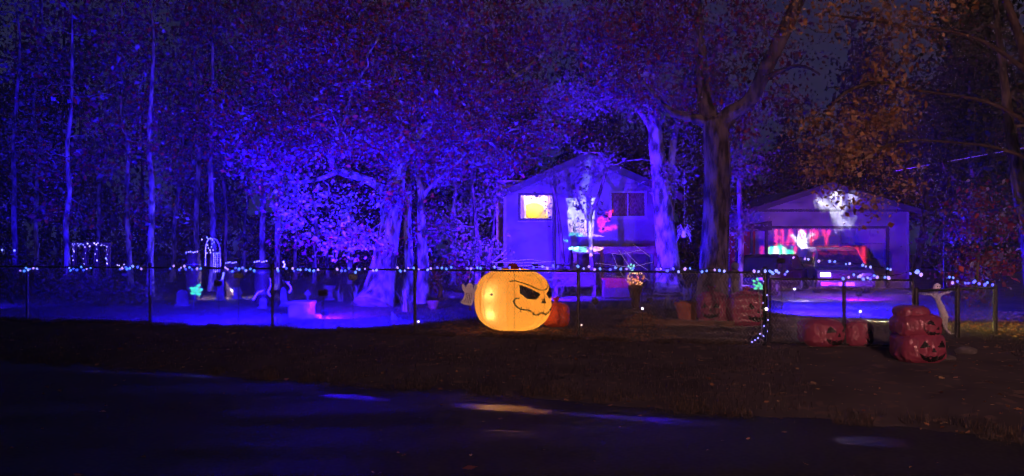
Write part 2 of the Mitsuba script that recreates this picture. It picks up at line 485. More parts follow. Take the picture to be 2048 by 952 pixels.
while z < apex_z - 0.1:
    strip = sbox(hx0 - 0.02, z, hx1 + 0.02, z + 0.205).intersection(gable.buffer(-0.001)).difference(unary_union([h.buffer(0.07) for h in holes]))
    for g in ([strip] if strip.geom_type == 'Polygon' else list(strip.geoms)):
        if g.area > 0.02:
            m = upright(prism(g, 0.03), HYD + 0.018)
            v = m.vertices
            v[:, 1] -= np.where(v[:, 1] < HYD, 0.022 * (1 - (v[:, 2] - z) / 0.205), 0)
            obj('siding_board', m, 'm_siding', wall)
    z += 0.21
# roof: two slopes with an overhang, rake boards along the gable
for side, ex in ((-1, hx0 - 0.45), (1, hx1 + 0.45)):
    sl = (apex_z - eave_z) / (abs((hx0 if side < 0 else hx1) - apex_x))
    ez = apex_z - sl * abs(ex - apex_x)
    prof = Polygon([(apex_x + 0.002 * side, apex_z + 0.05), (ex, ez + 0.05), (ex, ez + 0.17), (apex_x + 0.002 * side, apex_z + 0.20)])
    obj('roof', upright(prism(prof, depth + 0.9), HYD + depth + 0.5), 'm_shingle', house)
    rake = Polygon([(apex_x + 0.004 * side, apex_z - 0.12), (ex, ez - 0.12), (ex, ez + 0.16), (apex_x + 0.004 * side, apex_z + 0.17)])
    obj('rake_board', upright(prism(rake, 0.04), HYD - 0.405), 'm_dark_trim', house)
for x in (hx0, hx1):
    obj('corner_board', B(x - 0.06, x + 0.06, HYD - 0.035, HYD + 0.08, 0.05, eave_z - 0.1), 'm_trim', house)
obj('downspout', tube([(at(1108, 0, HYD)[0], HYD - 0.14, 0.2), (at(1108, 0, HYD)[0], HYD - 0.14, 3.9), (at(1110, 0, HYD)[0], HYD - 0.10, 4.5)], 0.07, 8), 'm_dark_trim', house)
for i, w in enumerate(wins):
    k = key_for(house + '__window')
    fr = Polygon(sbox(w[0] - 0.07, w[2] - 0.07, w[1] + 0.07, w[3] + 0.07).exterior, [sbox(w[0] + 0.02, w[2] + 0.02, w[1] - 0.02, w[3] - 0.02).exterior.coords])
    obj('frame', upright(prism(fr, 0.08), HYD + 0.015), 'm_trim' if i else 'm_dark_trim', k)
    mx = (w[0] + w[1]) / 2
    if i: obj('mullion', B(mx - 0.02, mx + 0.02, HYD + 0.02, HYD + 0.06, w[2] + 0.03, w[3] - 0.03), 'm_trim', k)
    obj('sill', B(w[0] - 0.10, w[1] + 0.10, HYD - 0.12, HYD - 0.003, w[2] - 0.12, w[2] - 0.072), 'm_trim', k)
    if i:
        obj('pane', B(w[0] + 0.021, w[1] - 0.021, HYD + 0.063, HYD + 0.075, w[2] + 0.021, w[3] - 0.021), 'm_pane', k)
        obj('blind', B(w[0] - 0.03, w[1] + 0.03, HYD + 0.20, HYD + 0.22, w[2] - 0.05, w[3] + 0.05), 'm_brown_blind', k)
    labels[k] = {'label': 'dark unlit window' if i else 'brightly lit yellow window'}
    labels.pop(k)
# the room behind the lit window
w = wins[0]
ry0, ry1 = HYD + 0.16, HYD + 1.9
room = cat_([B(w[0] - 0.9, w[1] + 0.9, ry1, ry1 + 0.05, 1.6, 4.3), B(w[0] - 0.95, w[0] - 0.9, ry0, ry1, 1.6, 4.3), B(w[1] + 0.9, w[1] + 0.95, ry0, ry1, 1.6, 4.3),
             B(w[0] - 0.95, w[1] + 0.95, ry0, ry1 + 0.05, 1.55, 1.6), B(w[0] - 0.95, w[1] + 0.95, ry0, ry1 + 0.05, 4.3, 4.35)])
obj('room', room, 'm_cream', house)
mx = (w[0] + w[1]) / 2
cur = []
for sx, a, b in ((-1, w[0] - 0.05, w[0] + 0.22), (1, w[1] - 0.16, w[1] + 0.05)):
    xx = np.linspace(a, b, 24)
    yy = HYD + 0.35 + 0.05 * np.sin(np.linspace(0, 14, 24))
    v = np.concatenate([np.c_[xx, yy, xx * 0 + w[2] - 0.2], np.c_[xx, yy, xx * 0 + w[3] + 0.2]])
    i = np.arange(23)
    cur.append(trimesh.Trimesh(v, np.vstack([np.c_[i, i + 1, i + 24], np.c_[i + 1, i + 25, i + 24]]), process=False))
obj('curtain', cat_(cur), 'm_white', house)
# a yellow wall hanging and lamp inside
th = np.linspace(0, 2 * np.pi, 30)
obj('wall_hanging', upright(prism(Polygon(np.c_[mx - 0.05 + 0.42 * np.cos(th) * (1 + 0.12 * np.sin(3 * th)), (w[2] + w[3]) / 2 - 0.05 + 0.33 * np.sin(th)]), 0.05), ry1 - 0.01), 'm_yellow_fabric', house)
lampk = key_for(house + '__room_lamp')
lp = np.array([w[1] - 0.35, HYD + 0.75, w[3] - 0.08])
obj('bulb', mv(trimesh.creation.icosphere(2, 0.075), lp), 'm_bulb', lampk, emit=(9, 7.5, 4.5), weight=0.05)
obj('stem', tube([lp + [0, 0, 0.09], lp + [0, 0, 0.75]], 0.012, 6), 'm_black_metal', lampk)
scene['room_light'] = {'type': 'point', 'position': (lp + [-0.45, 0.0, 0.25]).tolist(), 'intensity': lit(np.array([3.0, 2.5, 1.2]) * 6), 'sampling_weight': 0.5}

# the porch deck on posts with a railing, steps and dark skirting
px0, px1 = at(1145, 0, 27.6)[0], at(1318, 0, 27.6)[0]
dz = at(0, 493, 27.6)[2]
deck = thing('porch_deck', 'raised wooden deck along the right half of the blue lit house front', 'deck')
nb = 16
for i in range(nb):
    y = 27.6 + i * (HYD - 0.06 - 27.6) / nb
    obj('deck_board', B(px0, px1, y, y + 0.142, dz - 0.035, dz), 'm_wood', deck)
obj('fascia', B(px0 - 0.02, px1 + 0.02, 27.54, 27.58, dz - 0.24, dz - 0.002), 'm_wood', deck)
for x in np.linspace(px0 + 0.1, px1 - 0.1, 4):
    obj('post', B(x - 0.07, x + 0.07, 27.62, 27.76, 0, dz - 0.04), 'm_wood', deck)
obj('beam', B(px0 + 0.05, px1 - 0.05, 27.77, 27.87, dz - 0.28, dz - 0.045), 'm_wood', deck)
obj('skirting', B(px0 + 0.05, px1 - 0.05, HYD - 0.3, HYD - 0.25, 0.0, dz - 0.05), 'm_dark_wood', deck)

# ------------------------------------------------------------------ garage
GY = 30.0
gx0, gx1 = at(1508, 0, GY)[0], at(1815, 0, GY)[0]
ge, ga, gax = at(0, 421, GY)[2], at(0, 373, GY)[2], at(1655, 0, GY)[0]
garage = thing('garage', 'pale gabled garage with purple, red and white projections, behind the parked cars', 'garage')
gg = Polygon([(gx0, 0), (gx1, 0), (gx1, ge), (gax, ga), (gx0, ge)])
ddx0, ddx1, ddz = at(1536, 0, GY)[0], at(1772, 0, GY)[0], at(0, 457, GY)[2]
gwall = obj('wall', cat_([upright(prism(gg.difference(sbox(ddx0, -1, ddx1, ddz)), 0.12), GY + 0.14), B(gx0, gx0 + 0.1, GY + 0.15, GY + 7, 0, ge), B(gx1 - 0.1, gx1, GY + 0.15, GY + 7, 0, ge),
                          upright(prism(gg, 0.1), GY + 7.1)]), 'm_siding', garage)
z = ddz + 0.10
while z < ga - 0.1:
    for g in [sbox(gx0, z, gx1, z + 0.235).intersection(gg.buffer(-0.001))]:
        if g.area > 0.02 and g.geom_type == 'Polygon':
            m = upright(prism(g, 0.03), GY + 0.018)
            v = m.vertices
            v[:, 1] -= np.where(v[:, 1] < GY, 0.016 * (1 - (v[:, 2] - z) / 0.235), 0)
            obj('siding_board', m, 'm_siding', gwall)
    z += 0.24
gd = key_for(garage + '__door')
rows, cols = 4, 8
for r in range(rows):
    for c in range(cols):
        w_, h_ = (ddx1 - ddx0) / cols, ddz / rows
        x, zz = ddx0 + c * w_, r * h_
        obj('panel', cat_([B(x + 0.008, x + w_ - 0.008, GY + 0.10, GY + 0.14, zz + 0.008, zz + h_ - 0.008), B(x + 0.10, x + w_ - 0.10, GY + 0.085, GY + 0.101, zz + 0.11, zz + h_ - 0.11)]), 'm_trim', gd)
for a, b, c, d in ((ddx0 - 0.12, ddx0 - 0.004, 0, ddz + 0.1), (ddx1 + 0.004, ddx1 + 0.12, 0, ddz + 0.1), (ddx0 - 0.002, ddx1 + 0.002, ddz + 0.004, ddz + 0.1)):
    obj('door_trim', B(a, b, GY - 0.03, GY + 0.1, c, d), 'm_dark_trim', garage)
obj('eave_trim', B(gx0 - 0.05, gx1 + 0.05, GY - 0.06, GY - 0.02, ge - 0.05, ge + 0.04), 'm_dark_trim', garage)
for x in (gx0, gx1):
    obj('corner_board', B(x - 0.05, x + 0.05, GY - 0.035, GY + 0.06, 0.02, ge - 0.06), 'm_trim', garage)
for side, ex in ((-1, gx0 - 0.35), (1, gx1 + 0.35)):
    sl = (ga - ge) / abs((gx0 if side < 0 else gx1) - gax)
    ez = ga - sl * abs(ex - gax)
    obj('roof', upright(prism(Polygon([(gax + 0.002 * side, ga + 0.04), (ex, ez + 0.04), (ex, ez + 0.14), (gax + 0.002 * side, ga + 0.15)]), 7.8), GY + 7.4), 'm_shingle', garage)
    obj('rake_board', upright(prism(Polygon([(gax + 0.004 * side, ga - 0.08), (ex, ez - 0.08), (ex, ez + 0.12), (gax + 0.004 * side, ga + 0.13)]), 0.04), GY - 0.362), 'm_dark_trim', garage)
# the porch roof and posts left of the garage, behind them a panel coloured red for red light
lean = thing('side_porch', 'small open porch with dark posts and painted red light left of the garage', 'porch')
lx0, lx1 = at(1466, 0, 29.4)[0], at(1534, 0, 29.4)[0]
lz = at(0, 461, 29.4)[2]
obj('roof', upright(prism(Polygon([(lx0 - 0.1, lz), (lx1 + 0.02, lz), (lx1 + 0.02, lz + 0.35), (lx0 - 0.1, lz + 0.10)]), 1.0), 29.9), 'm_shingle', lean)
for x in np.linspace(lx0 + 0.05, lx1 - 0.12, 3):
    obj('post', B(x - 0.05, x + 0.05, 29.05, 29.15, 0, lz - 0.003), 'm_dark_trim', lean)
obj('sheet', B(lx0 + 0.02, lx1 - 0.3, 29.90, 29.93, 0.4, lz - 0.02), 'm_red_cloth', lean)  # red panel standing in for the red lit area behind the posts

# ------------------------------------------------------------------ cars
def car(name, label, pos, yaw, L, W, H, paint, lit):
    c = thing(name, label, 'car', 'cars parked in front of the garage')
    M_ = trimesh.transformations.translation_matrix(pos) @ trimesh.transformations.rotation_matrix(math.radians(yaw), (0, 0, 1))

    def put(n, m, mat, parent=c, **k):
        m = m.copy(); m.apply_transform(M_)
        return obj(n, m, mat, parent, **k)
    # side outline, x forward
    low = [(-0.5, 0.36), (-0.495, 0.20), (-0.44, 0.16), (0.44, 0.16), (0.49, 0.20), (0.5, 0.34), (0.49, 0.44), (0.46, 0.50), (0.27, 0.56), (-0.46, 0.585), (-0.49, 0.52)]
    body = m3.CrossSection([[(x * L, z * H) for x, z in low]]).offset(0.04, m3.JoinType.Round).extrude(W).rotate([90, 0, 0]).translate([0, W / 2, 0])
    for x in (-0.31, 0.31):
        body = body - m3.Manifold.cylinder(W + 1, 0.215 * H * 1.02, circular_segments=24).rotate([90, 0, 0]).translate([x * L, W / 2 + 0.5, 0.2 * H])
    put('body', man(body.refine_to_length(0.35)), paint, smooth=35)
    g = [(-0.46, 0.58), (0.26, 0.56), (0.11, 0.93), (0.05, 0.985), (-0.30, 1.0), (-0.37, 0.96)]
    cab = m3.CrossSection([[(x * L, z * H) for x, z in g]]).offset(0.03, m3.JoinType.Round).extrude(W * 0.92).rotate([90, 0, 0]).translate([0, W * 0.46, 0])
    cab = cab.warp(lambda v: (v[0], v[1] * (1 - 0.22 * max(0, (v[2] / H - 0.58) / 0.42)), v[2]))
    put('cabin', man(cab), paint, smooth=35)
    for sgn in (-1, 1):
        for q in ([(-0.41, 0.62), (-0.14, 0.62), (-0.14, 0.91), (-0.33, 0.91)], [(-0.12, 0.62), (0.05, 0.62), (0.05, 0.91), (-0.12, 0.91)], [(0.07, 0.62), (0.20, 0.61), (0.085, 0.89), (0.07, 0.90)]):
            v = np.array([[x * L, sgn * (W * 0.46 * (1 - 0.22 * max(0, (z_ - 0.58) / 0.42)) + d), z_ * H] for d in (0.004, 0.014) for x, z_ in q])
            put('side_window', trimesh.convex.convex_hull(trimesh.Trimesh(v, [[0, 1, 2]], process=False)), 'm_dark_glass')
    for n_, (xa, za), (xb, zb), o in (('windscreen', (0.255, 0.60), (0.125, 0.92), 1), ('rear_window', (-0.455, 0.63), (-0.385, 0.94), -1)):
        v = np.array([[x * L + o * (0.034 + d), s * W * 0.42 * (1 - 0.22 * max(0, (z_ - 0.58) / 0.42)), z_ * H + 0.01] for d in (0, 0.012) for (x, z_) in ((xa, za), (xb, zb)) for s in (-1, 1)])
        put(n_, trimesh.convex.convex_hull(trimesh.Trimesh(v, [[0, 1, 2]], process=False)), 'm_dark_glass')
    for s in (-1, 1):
        hl = rbox(0.495 * L - 0.05, 0.5 * L + 0.06, s * W * 0.36 - 0.16, s * W * 0.36 + 0.16, 0.38 * H, 0.47 * H, 0.025)
        put('headlight', hl, 'm_chrome', emit=(11, 10, 8.5) if lit and s == lit else None, weight=0.03, label='bright lit headlight' if lit == s else None)
        put('tail_light', rbox(-0.5 * L - 0.05, -0.5 * L + 0.03, s * W * 0.40 - 0.09, s * W * 0.40 + 0.09, 0.42 * H, 0.55 * H, 0.02), 'm_red_cloth')
        for x in (-0.31, 0.31):
            wh = key_for(c + '__wheel')
            tyre = lathe([(0.19 * H * 0.6, -0.10), (0.19 * H, -0.10), (0.2 * H, -0.07), (0.2 * H, 0.07), (0.19 * H, 0.10), (0.19 * H * 0.6, 0.10), (0.19 * H * 0.6, -0.10)], 24)
            rot(tyre, 90, (1, 0, 0)); tyre.apply_translation((x * L, s * (W / 2 - 0.11), 0.2 * H))
            put('tyre', tyre, 'm_rubber', wh)
            rim = trimesh.creation.cylinder(0.112 * H, 0.17, sections=20)
            rot(rim, 90, (1, 0, 0)); rim.apply_translation((x * L, s * (W / 2 - 0.11), 0.2 * H))
            put('rim', rim, 'm_chrome', wh)
    put('bumper', rbox(0.49 * L, 0.5 * L + 0.09, -W * 0.47, W * 0.47, 0.17 * H, 0.29 * H, 0.04), paint)
    put('grille', B(0.5 * L + 0.035, 0.5 * L + 0.055, -W * 0.24, W * 0.24, 0.34 * H, 0.45 * H), 'm_black_print')
    put('number_plate', B(0.5 * L + 0.092, 0.5 * L + 0.10, -0.26, 0.26, 0.19 * H, 0.27 * H), 'm_plate')
    return c


car('parked_car', 'tall dark car with one bright headlight, parked facing the road before the garage door', at(1668, 0, 28.0) * [1, 1, 0], -90 - 13, 4.3, 1.85, 1.63, 'm_car_paint', -1)
car('parked_car', 'low dark car without lit headlights, between the thick trunk and the taller car', at(1530, 0, 27.2) * [1, 1, 0], -90 - 38, 4.3, 1.8, 1.36, 'm_car_paint_dark', 0)

# ------------------------------------------------------------------ trees
OAK = [
    stem([(748, 618, 20.6, 92), (757, 588, 20.8, 66), (768, 530, 21, 52), (779, 455, 21, 43), (789, 390, 21, 37), (797, 310, 21, 31), (800, 230, 21, 30), (790, 150, 21.2, 24), (782, 80, 21.4, 17), (765, -30, 21.6, 9)]),
    stem([(786, 410, 21, 22), (750, 368, 20.8, 19), (712, 352, 20.6, 17), (676, 342, 20.4, 15), (660, 312, 20.3, 13), (672, 268, 20.2, 11), (697, 225, 20.2, 8), (705, 150, 20.2, 5)]),
    stem([(676, 342, 20.4, 11), (630, 360, 20.2, 9), (570, 366, 20, 6), (520, 350, 20, 3)]),
    stem([(797, 300, 21, 26), (838, 268, 21.2, 20), (905, 205, 21.4, 14), (965, 180, 21.6, 12), (1040, 148, 21.8, 9), (1100, 92, 22, 6), (1150, 40, 22.2, 3)]),
    stem([(842, 615, 21.8, 30), (846, 540, 21.9, 22), (843, 450, 22, 18), (842, 390, 22, 14), (836, 340, 22, 12), (833, 285, 22, 9), (850, 180, 22, 5)]),
    stem([(843, 400, 22, 10), (862, 372, 22, 8), (905, 335, 22, 5), (930, 310, 22, 3)]),
    stem([(812, 618, 22.4, 26), (818, 540, 22.5, 18), (815, 440, 22.6, 15), (820, 330, 22.7, 10), (828, 200, 22.8, 6)]),
]
tree('oak_tree', 'broad old tree with flared violet lit trunk and drooping lit-coloured leaves, left of the pumpkin', OAK,
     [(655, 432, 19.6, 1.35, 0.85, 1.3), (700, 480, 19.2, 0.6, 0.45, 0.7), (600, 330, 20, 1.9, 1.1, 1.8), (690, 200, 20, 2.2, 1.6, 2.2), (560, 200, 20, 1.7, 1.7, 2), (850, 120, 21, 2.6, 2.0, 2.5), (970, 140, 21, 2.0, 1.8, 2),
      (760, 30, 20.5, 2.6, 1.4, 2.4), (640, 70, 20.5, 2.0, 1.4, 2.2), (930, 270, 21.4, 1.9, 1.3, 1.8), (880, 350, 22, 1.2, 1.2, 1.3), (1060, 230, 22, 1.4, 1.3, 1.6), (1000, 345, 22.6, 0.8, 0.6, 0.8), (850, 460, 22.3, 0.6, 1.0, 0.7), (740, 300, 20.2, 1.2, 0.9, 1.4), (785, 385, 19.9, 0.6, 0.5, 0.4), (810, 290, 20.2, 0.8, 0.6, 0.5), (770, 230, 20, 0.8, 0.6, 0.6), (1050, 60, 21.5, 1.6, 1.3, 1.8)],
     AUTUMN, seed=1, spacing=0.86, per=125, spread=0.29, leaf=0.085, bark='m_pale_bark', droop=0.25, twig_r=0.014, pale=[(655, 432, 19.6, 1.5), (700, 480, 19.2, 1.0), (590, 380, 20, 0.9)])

MAPLE = [
    stem([(1420, 618, 21.6, 92), (1424, 590, 21.8, 64), (1428, 520, 22, 55), (1432, 430, 22, 52), (1434, 340, 22, 50), (1431, 262, 22, 52), (1428, 235, 22, 44)]),
    stem([(1432, 262, 22, 40), (1462, 228, 21.8, 34), (1500, 200, 21.5, 28), (1530, 140, 21.2, 29), (1560, 80, 21, 28), (1590, 15, 20.8, 26), (1622, -60, 20.6, 20)]),
    stem([(1428, 250, 22, 34), (1408, 200, 22.2, 28), (1402, 120, 22.4, 24), (1396, 30, 22.6, 18), (1392, -50, 22.8, 12)]),
    stem([(1426, 250, 22, 26), (1385, 236, 22.2, 20), (1345, 224, 22.5, 14), (1300, 180, 22.8, 8), (1255, 120, 23, 4)]),
    stem([(1505, 195, 21.5, 13), (1545, 150, 21, 10), (1590, 132, 20.6, 7), (1640, 150, 20.2, 4)]),
]
tree('maple_tree', 'thick dark trunked tree with a forked crown, standing between the house and the garage', MAPLE,
     [(1320, 90, 22.5, 2.0, 1.7, 2.2), (1230, 130, 23, 1.5, 1.6, 1.8), (1420, 60, 22, 1.9, 1.5, 2), (1500, 280, 22.6, 0.8, 1.0, 1.4), (1560, 230, 22, 0.9, 0.7, 1.0), (1480, 150, 22.4, 1.0, 0.9, 1.2), (1610, 150, 21, 0.8, 0.7, 0.8), (1380, 180, 22.8, 1.3, 1.0, 1.6), (1520, 60, 21.6, 0.9, 1.2, 1.2), (1180, 60, 23, 1.4, 1.1, 1.6), (1290, 10, 22.5, 1.8, 0.8, 2)],
     AUTUMN, seed=2, spacing=0.85, per=85, spread=0.31, leaf=0.09, bark='m_bark', attach_from=0.9, twig_r=0.013)

ASH = [
    stem([(1340, 588, 25.2, 70), (1338, 540, 25.4, 46), (1330, 460, 25.4, 40), (1322, 380, 25.4, 34), (1314, 300, 25.4, 30), (1308, 220, 25.4, 24), (1300, 100, 25.4, 14), (1296, -20, 25.4, 8)]),
    stem([(1330, 480, 25.4, 22), (1340, 420, 25.6, 20), (1342, 340, 25.8, 17), (1352, 250, 26, 13), (1372, 160, 26, 7)]),
    stem([(1313, 290, 25.4, 14), (1285, 230, 25.4, 10), (1240, 190, 25.4, 6)]),
]
tree('ash_tree', 'blue lit tree with two pale stems in front of the right end of the house', ASH,
     [(1280, 220, 25.2, 1.4, 1.3, 1.5), (1360, 300, 26, 0.9, 1.2, 1.2), (1210, 250, 25.4, 1.1, 0.9, 1.3), (1330, 60, 25.6, 2, 1.4, 1.8), (1150, 170, 25.8, 1.5, 1.3, 1.5), (1200, 60, 26, 1.8, 1.3, 1.8), (1100, 290, 25.2, 1.3, 0.55, 0.9), (1235, 315, 25.2, 1.0, 0.4, 0.8), (1330, 360, 25, 0.7, 0.5, 0.6)],
     PALE, seed=3, spacing=0.9, per=85, spread=0.32, leaf=0.09, bark='m_pale_bark', twig_r=0.012)
tree('ivy_tree', 'slim leafy tree glowing blue just right of the thick trunk', [stem([(1478, 585, 25.5, 14), (1482, 480, 25.6, 11), (1478, 380, 25.7, 9), (1484, 280, 25.8, 6), (1490, 180, 25.8, 3)])],
     [(1482, 400, 25.5, 0.5, 1.0, 0.6), (1490, 320, 25.6, 0.7, 0.9, 0.7), (1500, 230, 25.6, 0.9, 1.0, 0.9), (1470, 470, 25.5, 0.35, 0.5, 0.4)], PALE, seed=4, spacing=0.55, per=40, spread=0.28, leaf=0.10, bark='m_pale_bark', sides=8)

RUSTY = [
    stem([(2130, 668, 16.0, 36), (2126, 560, 16.2, 30), (2116, 420, 16.3, 27), (2095, 280, 16.2, 24), (2060, 150, 16.0, 19), (2020, 20, 15.8, 14), (1990, -60, 15.8, 9)]),
    stem([(2095, 280, 16.2, 11), (1960, 200, 15.9, 6), (1830, 180, 15.6, 5), (1770, 165, 15.2, 9), (1700, 180, 14.8, 6), (1650, 230, 14.6, 3)]),
    stem([(2060, 150, 16, 10), (1930, 70, 15.8, 6), (1810, 50, 15.6, 4), (1740, 40, 15.2, 7), (1660, 30, 14.8, 3)]),
    stem([(2105, 340, 16.2, 9), (1960, 290, 15.9, 5), (1840, 280, 15.6, 4), (1780, 290, 15.2, 7), (1720, 320, 14.9, 4)]),
]
tree('rusty_leaved_tree', 'tree with orange brown leaves hanging in front of the garage gable', RUSTY,
     [(1700, 275, 14.8, 1.0, 0.8, 0.9), (1765, 205, 15.2, 0.8, 0.9, 0.9), (1690, 370, 14.9, 0.55, 0.36, 0.6), (1790, 330, 15.2, 0.5, 0.6, 0.6), (1800, 70, 15.2, 0.85, 0.75, 0.9), (1625, 335, 14.8, 0.4, 0.3, 0.5), (1740, 400, 15, 0.25, 0.30, 0.4), (1650, 45, 14.8, 0.8, 0.4, 0.7), (1870, 30, 15.6, 0.7, 0.6, 0.8), (1625, 270, 14.9, 0.35, 0.4, 0.4)],
     RUST, seed=5, spacing=0.50, per=36, spread=0.22, leaf=0.072, bark='m_dark_wood', twig_r=0.006, attach_from=0.5)
tree('leaning_tree', 'leaning tree with a faintly blue trunk at the far right edge', [stem([(2075, 660, 18, 40), (2062, 520, 18, 32), (2040, 380, 18, 27), (2020, 250, 18, 18), (2003, 120, 18, 13), (1990, 0, 18, 9), (1985, -60, 18, 6)])],
     [(1960, 60, 18.5, 1.4, 0.8, 1.4), (2060, 150, 18.3, 1.2, 1.4, 1.2), (2040, 420, 17.8, 0.7, 0.6, 0.7)], GREEN, seed=6, spacing=0.75, per=45, spread=0.35, leaf=0.10, bark='m_bark')
tree('dark_cedar', 'tall black evergreen at the right of the garage', [stem([(1945, 600, 24, 26), (1945, 400, 24, 20), (1943, 200, 24, 14), (1940, -60, 24, 6)])],
     [(1945, 470, 24, 1.3, 1.2, 1.2), (1945, 330, 24, 1.5, 1.4, 1.4), (1940, 180, 24, 1.4, 1.4, 1.4), (1940, 40, 24, 1.2, 1.3, 1.2)], [((0.03, 0.035, 0.025), 1)], seed=7, spacing=0.6, per=60, spread=0.32, leaf=0.13, cat='evergreen tree')

SLIM = [(30, 545, 27, 14, 0), (72, 548, 30, 12, 4), (132, 560, 24, 15, 8), (190, 545, 34, 11, 26), (262, 560, 28, 14, -14), (300, 575, 25, 18, -2), (345, 550, 36, 12, 20), (395, 560, 30, 15, 3), (424, 560, 27, 17, 2), (452, 545, 40, 9, -8), (487, 545, 44, 8, 14),
        (524, 565, 28, 17, 3), (552, 560, 27, 16, 22), (590, 548, 38, 10, -5), (628, 550, 34, 11, 2), (655, 545, 40, 9, 12), (700, 550, 34, 12, -6), (905, 552, 33, 14, 6), (948, 550, 36, 11, -8)]
PLACE = ['at the far left edge', 'second from the left edge', 'third from the left edge', 'leaning over the arbor lights', 'right of the arbor lights', 'behind the leftmost fence post', 'leaning behind the garden arch', 'just left of the garden arch', 'right behind the garden arch', 'thin and far, right of the garden arch', 'thin and far, two right of the garden arch',
         'directly behind the lit barrel', 'leaning behind the second fence post', 'far back, right of the leaning stem', 'far back, left of the drooping leaves', 'far back behind the drooping leaves', 'far back just left of the flared trunk', 'between the flared trunk and the house', 'beside the left corner of the house']
for i, ((px, pb, Y, w, ln), where) in enumerate(zip(SLIM, PLACE)):
    r_ = random.Random(i)
    w *= 0.72
    j = lambda a: r_.uniform(-a, a)
    top = -40 + r_.uniform(-30, 60)
    s = stem([(px, pb + 20, Y, w * 1.5), (px + ln * 0.1 + j(2), pb - 40, Y + j(0.2), w), (px + ln * 0.3 + j(4), 450, Y + j(0.2), w * 0.95), (px + ln * 0.5 + j(6), 380, Y + j(0.3), w * 0.88), (px + ln * 0.7 + j(8), 300, Y + j(0.3), w * 0.8), (px + ln + j(10), 220, Y, w * 0.65), (px + ln * 1.3 + r_.uniform(-12, 12), 80, Y, w * 0.45), (px + ln * 1.5, top, Y, w * 0.2)])
    k = Y / F
    blobs = [(px + ln + r_.uniform(-40, 40), y_ + r_.uniform(-15, 15), Y + r_.uniform(-0.5, 0.5), r_.uniform(55, 85) * k, r_.uniform(48, 75) * k, 1.3) for y_ in (310, 215, 120, 25)]
    if px < 330: blobs.append((px + r_.uniform(-20, 20), 420, Y, 55 * k, 45 * k, 1.0))
    tree('slender_tree', 'slender straight tree trunk lit blue, ' + where, [s], blobs, AUTUMN if i % 3 else PALE, seed=20 + i, spacing=0.95, per=48, spread=0.36, leaf=0.115 * (Y / 26) ** 0.6, bark='m_pale_bark', sides=8, group='slender trees of the wood')

# shrubs and the sapling before the house
tree('tall_shrub', 'tall blue leaved shrub against the left corner of the house', [stem([(955, 575, 26, 16), (955, 500, 26, 12), (950, 430, 26, 8), (945, 370, 26, 4)]), stem([(965, 575, 26, 10), (985, 480, 26, 7), (990, 400, 26, 3)])],
     [(945, 420, 26, 0.9, 0.8, 0.8), (920, 470, 26, 0.8, 0.8, 0.8), (975, 390, 26.4, 0.7, 0.7, 0.7), (960, 510, 26, 0.8, 0.6, 0.7), (985, 330, 26.6, 0.6, 0.5, 0.6)], PALE, seed=50, spacing=0.5, per=45, spread=0.26, leaf=0.085, bark='m_bark', cat='shrub', sides=8)
tree('sapling', 'thin dark sapling whose leaves stand out against the white projection on the house', [stem([(1188, 588, 26.6, 9), (1182, 500, 26.6, 8), (1180, 440, 26.6, 8), (1198, 390, 26.6, 7), (1210, 350, 26.6, 5), (1222, 310, 26.6, 3)]), stem([(1180, 440, 26.6, 6), (1160, 410, 26.6, 4), (1148, 360, 26.6, 2)])],
     [(1160, 395, 26.4, 0.5, 0.45, 0.35), (1155, 448, 26.4, 0.38, 0.4, 0.3), (1172, 345, 26.5, 0.35, 0.4, 0.35), (1205, 425, 26.5, 0.3, 0.3, 0.3)], [((0.06, 0.05, 0.05), 2), ((0.10, 0.09, 0.08), 1)], seed=51, spacing=0.34, per=11, spread=0.17, leaf=0.10, sides=6, twig_r=0.006, attach_from=0.4)
tree('window_bush', 'bush whose sparse leaves cross the top of the bright yellow window', [stem([(1128, 585, 26.8, 12), (1122, 480, 26.8, 9), (1112, 400, 26.8, 6), (1100, 360, 26.8, 3)])],
     [(1085, 394, 26.6, 0.42, 0.13, 0.3), (1100, 425, 26.6, 0.12, 0.35, 0.3), (1110, 350, 26.8, 0.7, 0.4, 0.4)], [((0.05, 0.04, 0.04), 1)], seed=52, spacing=0.26, per=7, spread=0.13, leaf=0.08, sides=6, twig_r=0.005, attach_from=0.5)
for i, (px, py, Y, rx_, rz_, lab) in enumerate([(1965, 440, 17.5, 0.7, 0.8, 'dark bush with faint rusty leaves at the right edge, above the low fence'), (60, 560, 19, 1.6, 0.5, 'low hedge under the first blue bulbs at the far left'), (215, 575, 21, 1.9, 0.4, 'low dark hedge below the arbor lights'),
                                                (1950, 545, 16.5, 0.9, 0.5, 'dark weeds behind the low fence at the right'), (880, 555, 24, 0.9, 0.6, 'low leafy shrub left of the hanging wooden ghost')]):
    tree('bush', lab, [stem([(px, py + 40, Y, 10), (px + 4, py, Y, 6), (px + 8, py - 40, Y, 3)])], [(px, py, Y, rx_, rz_, 0.6)], GREEN if i in (1, 2) else AUTUMN, seed=60 + i, spacing=0.4, per=50, spread=0.22, leaf=0.08, cat='bush', sides=6, minz=0.15)

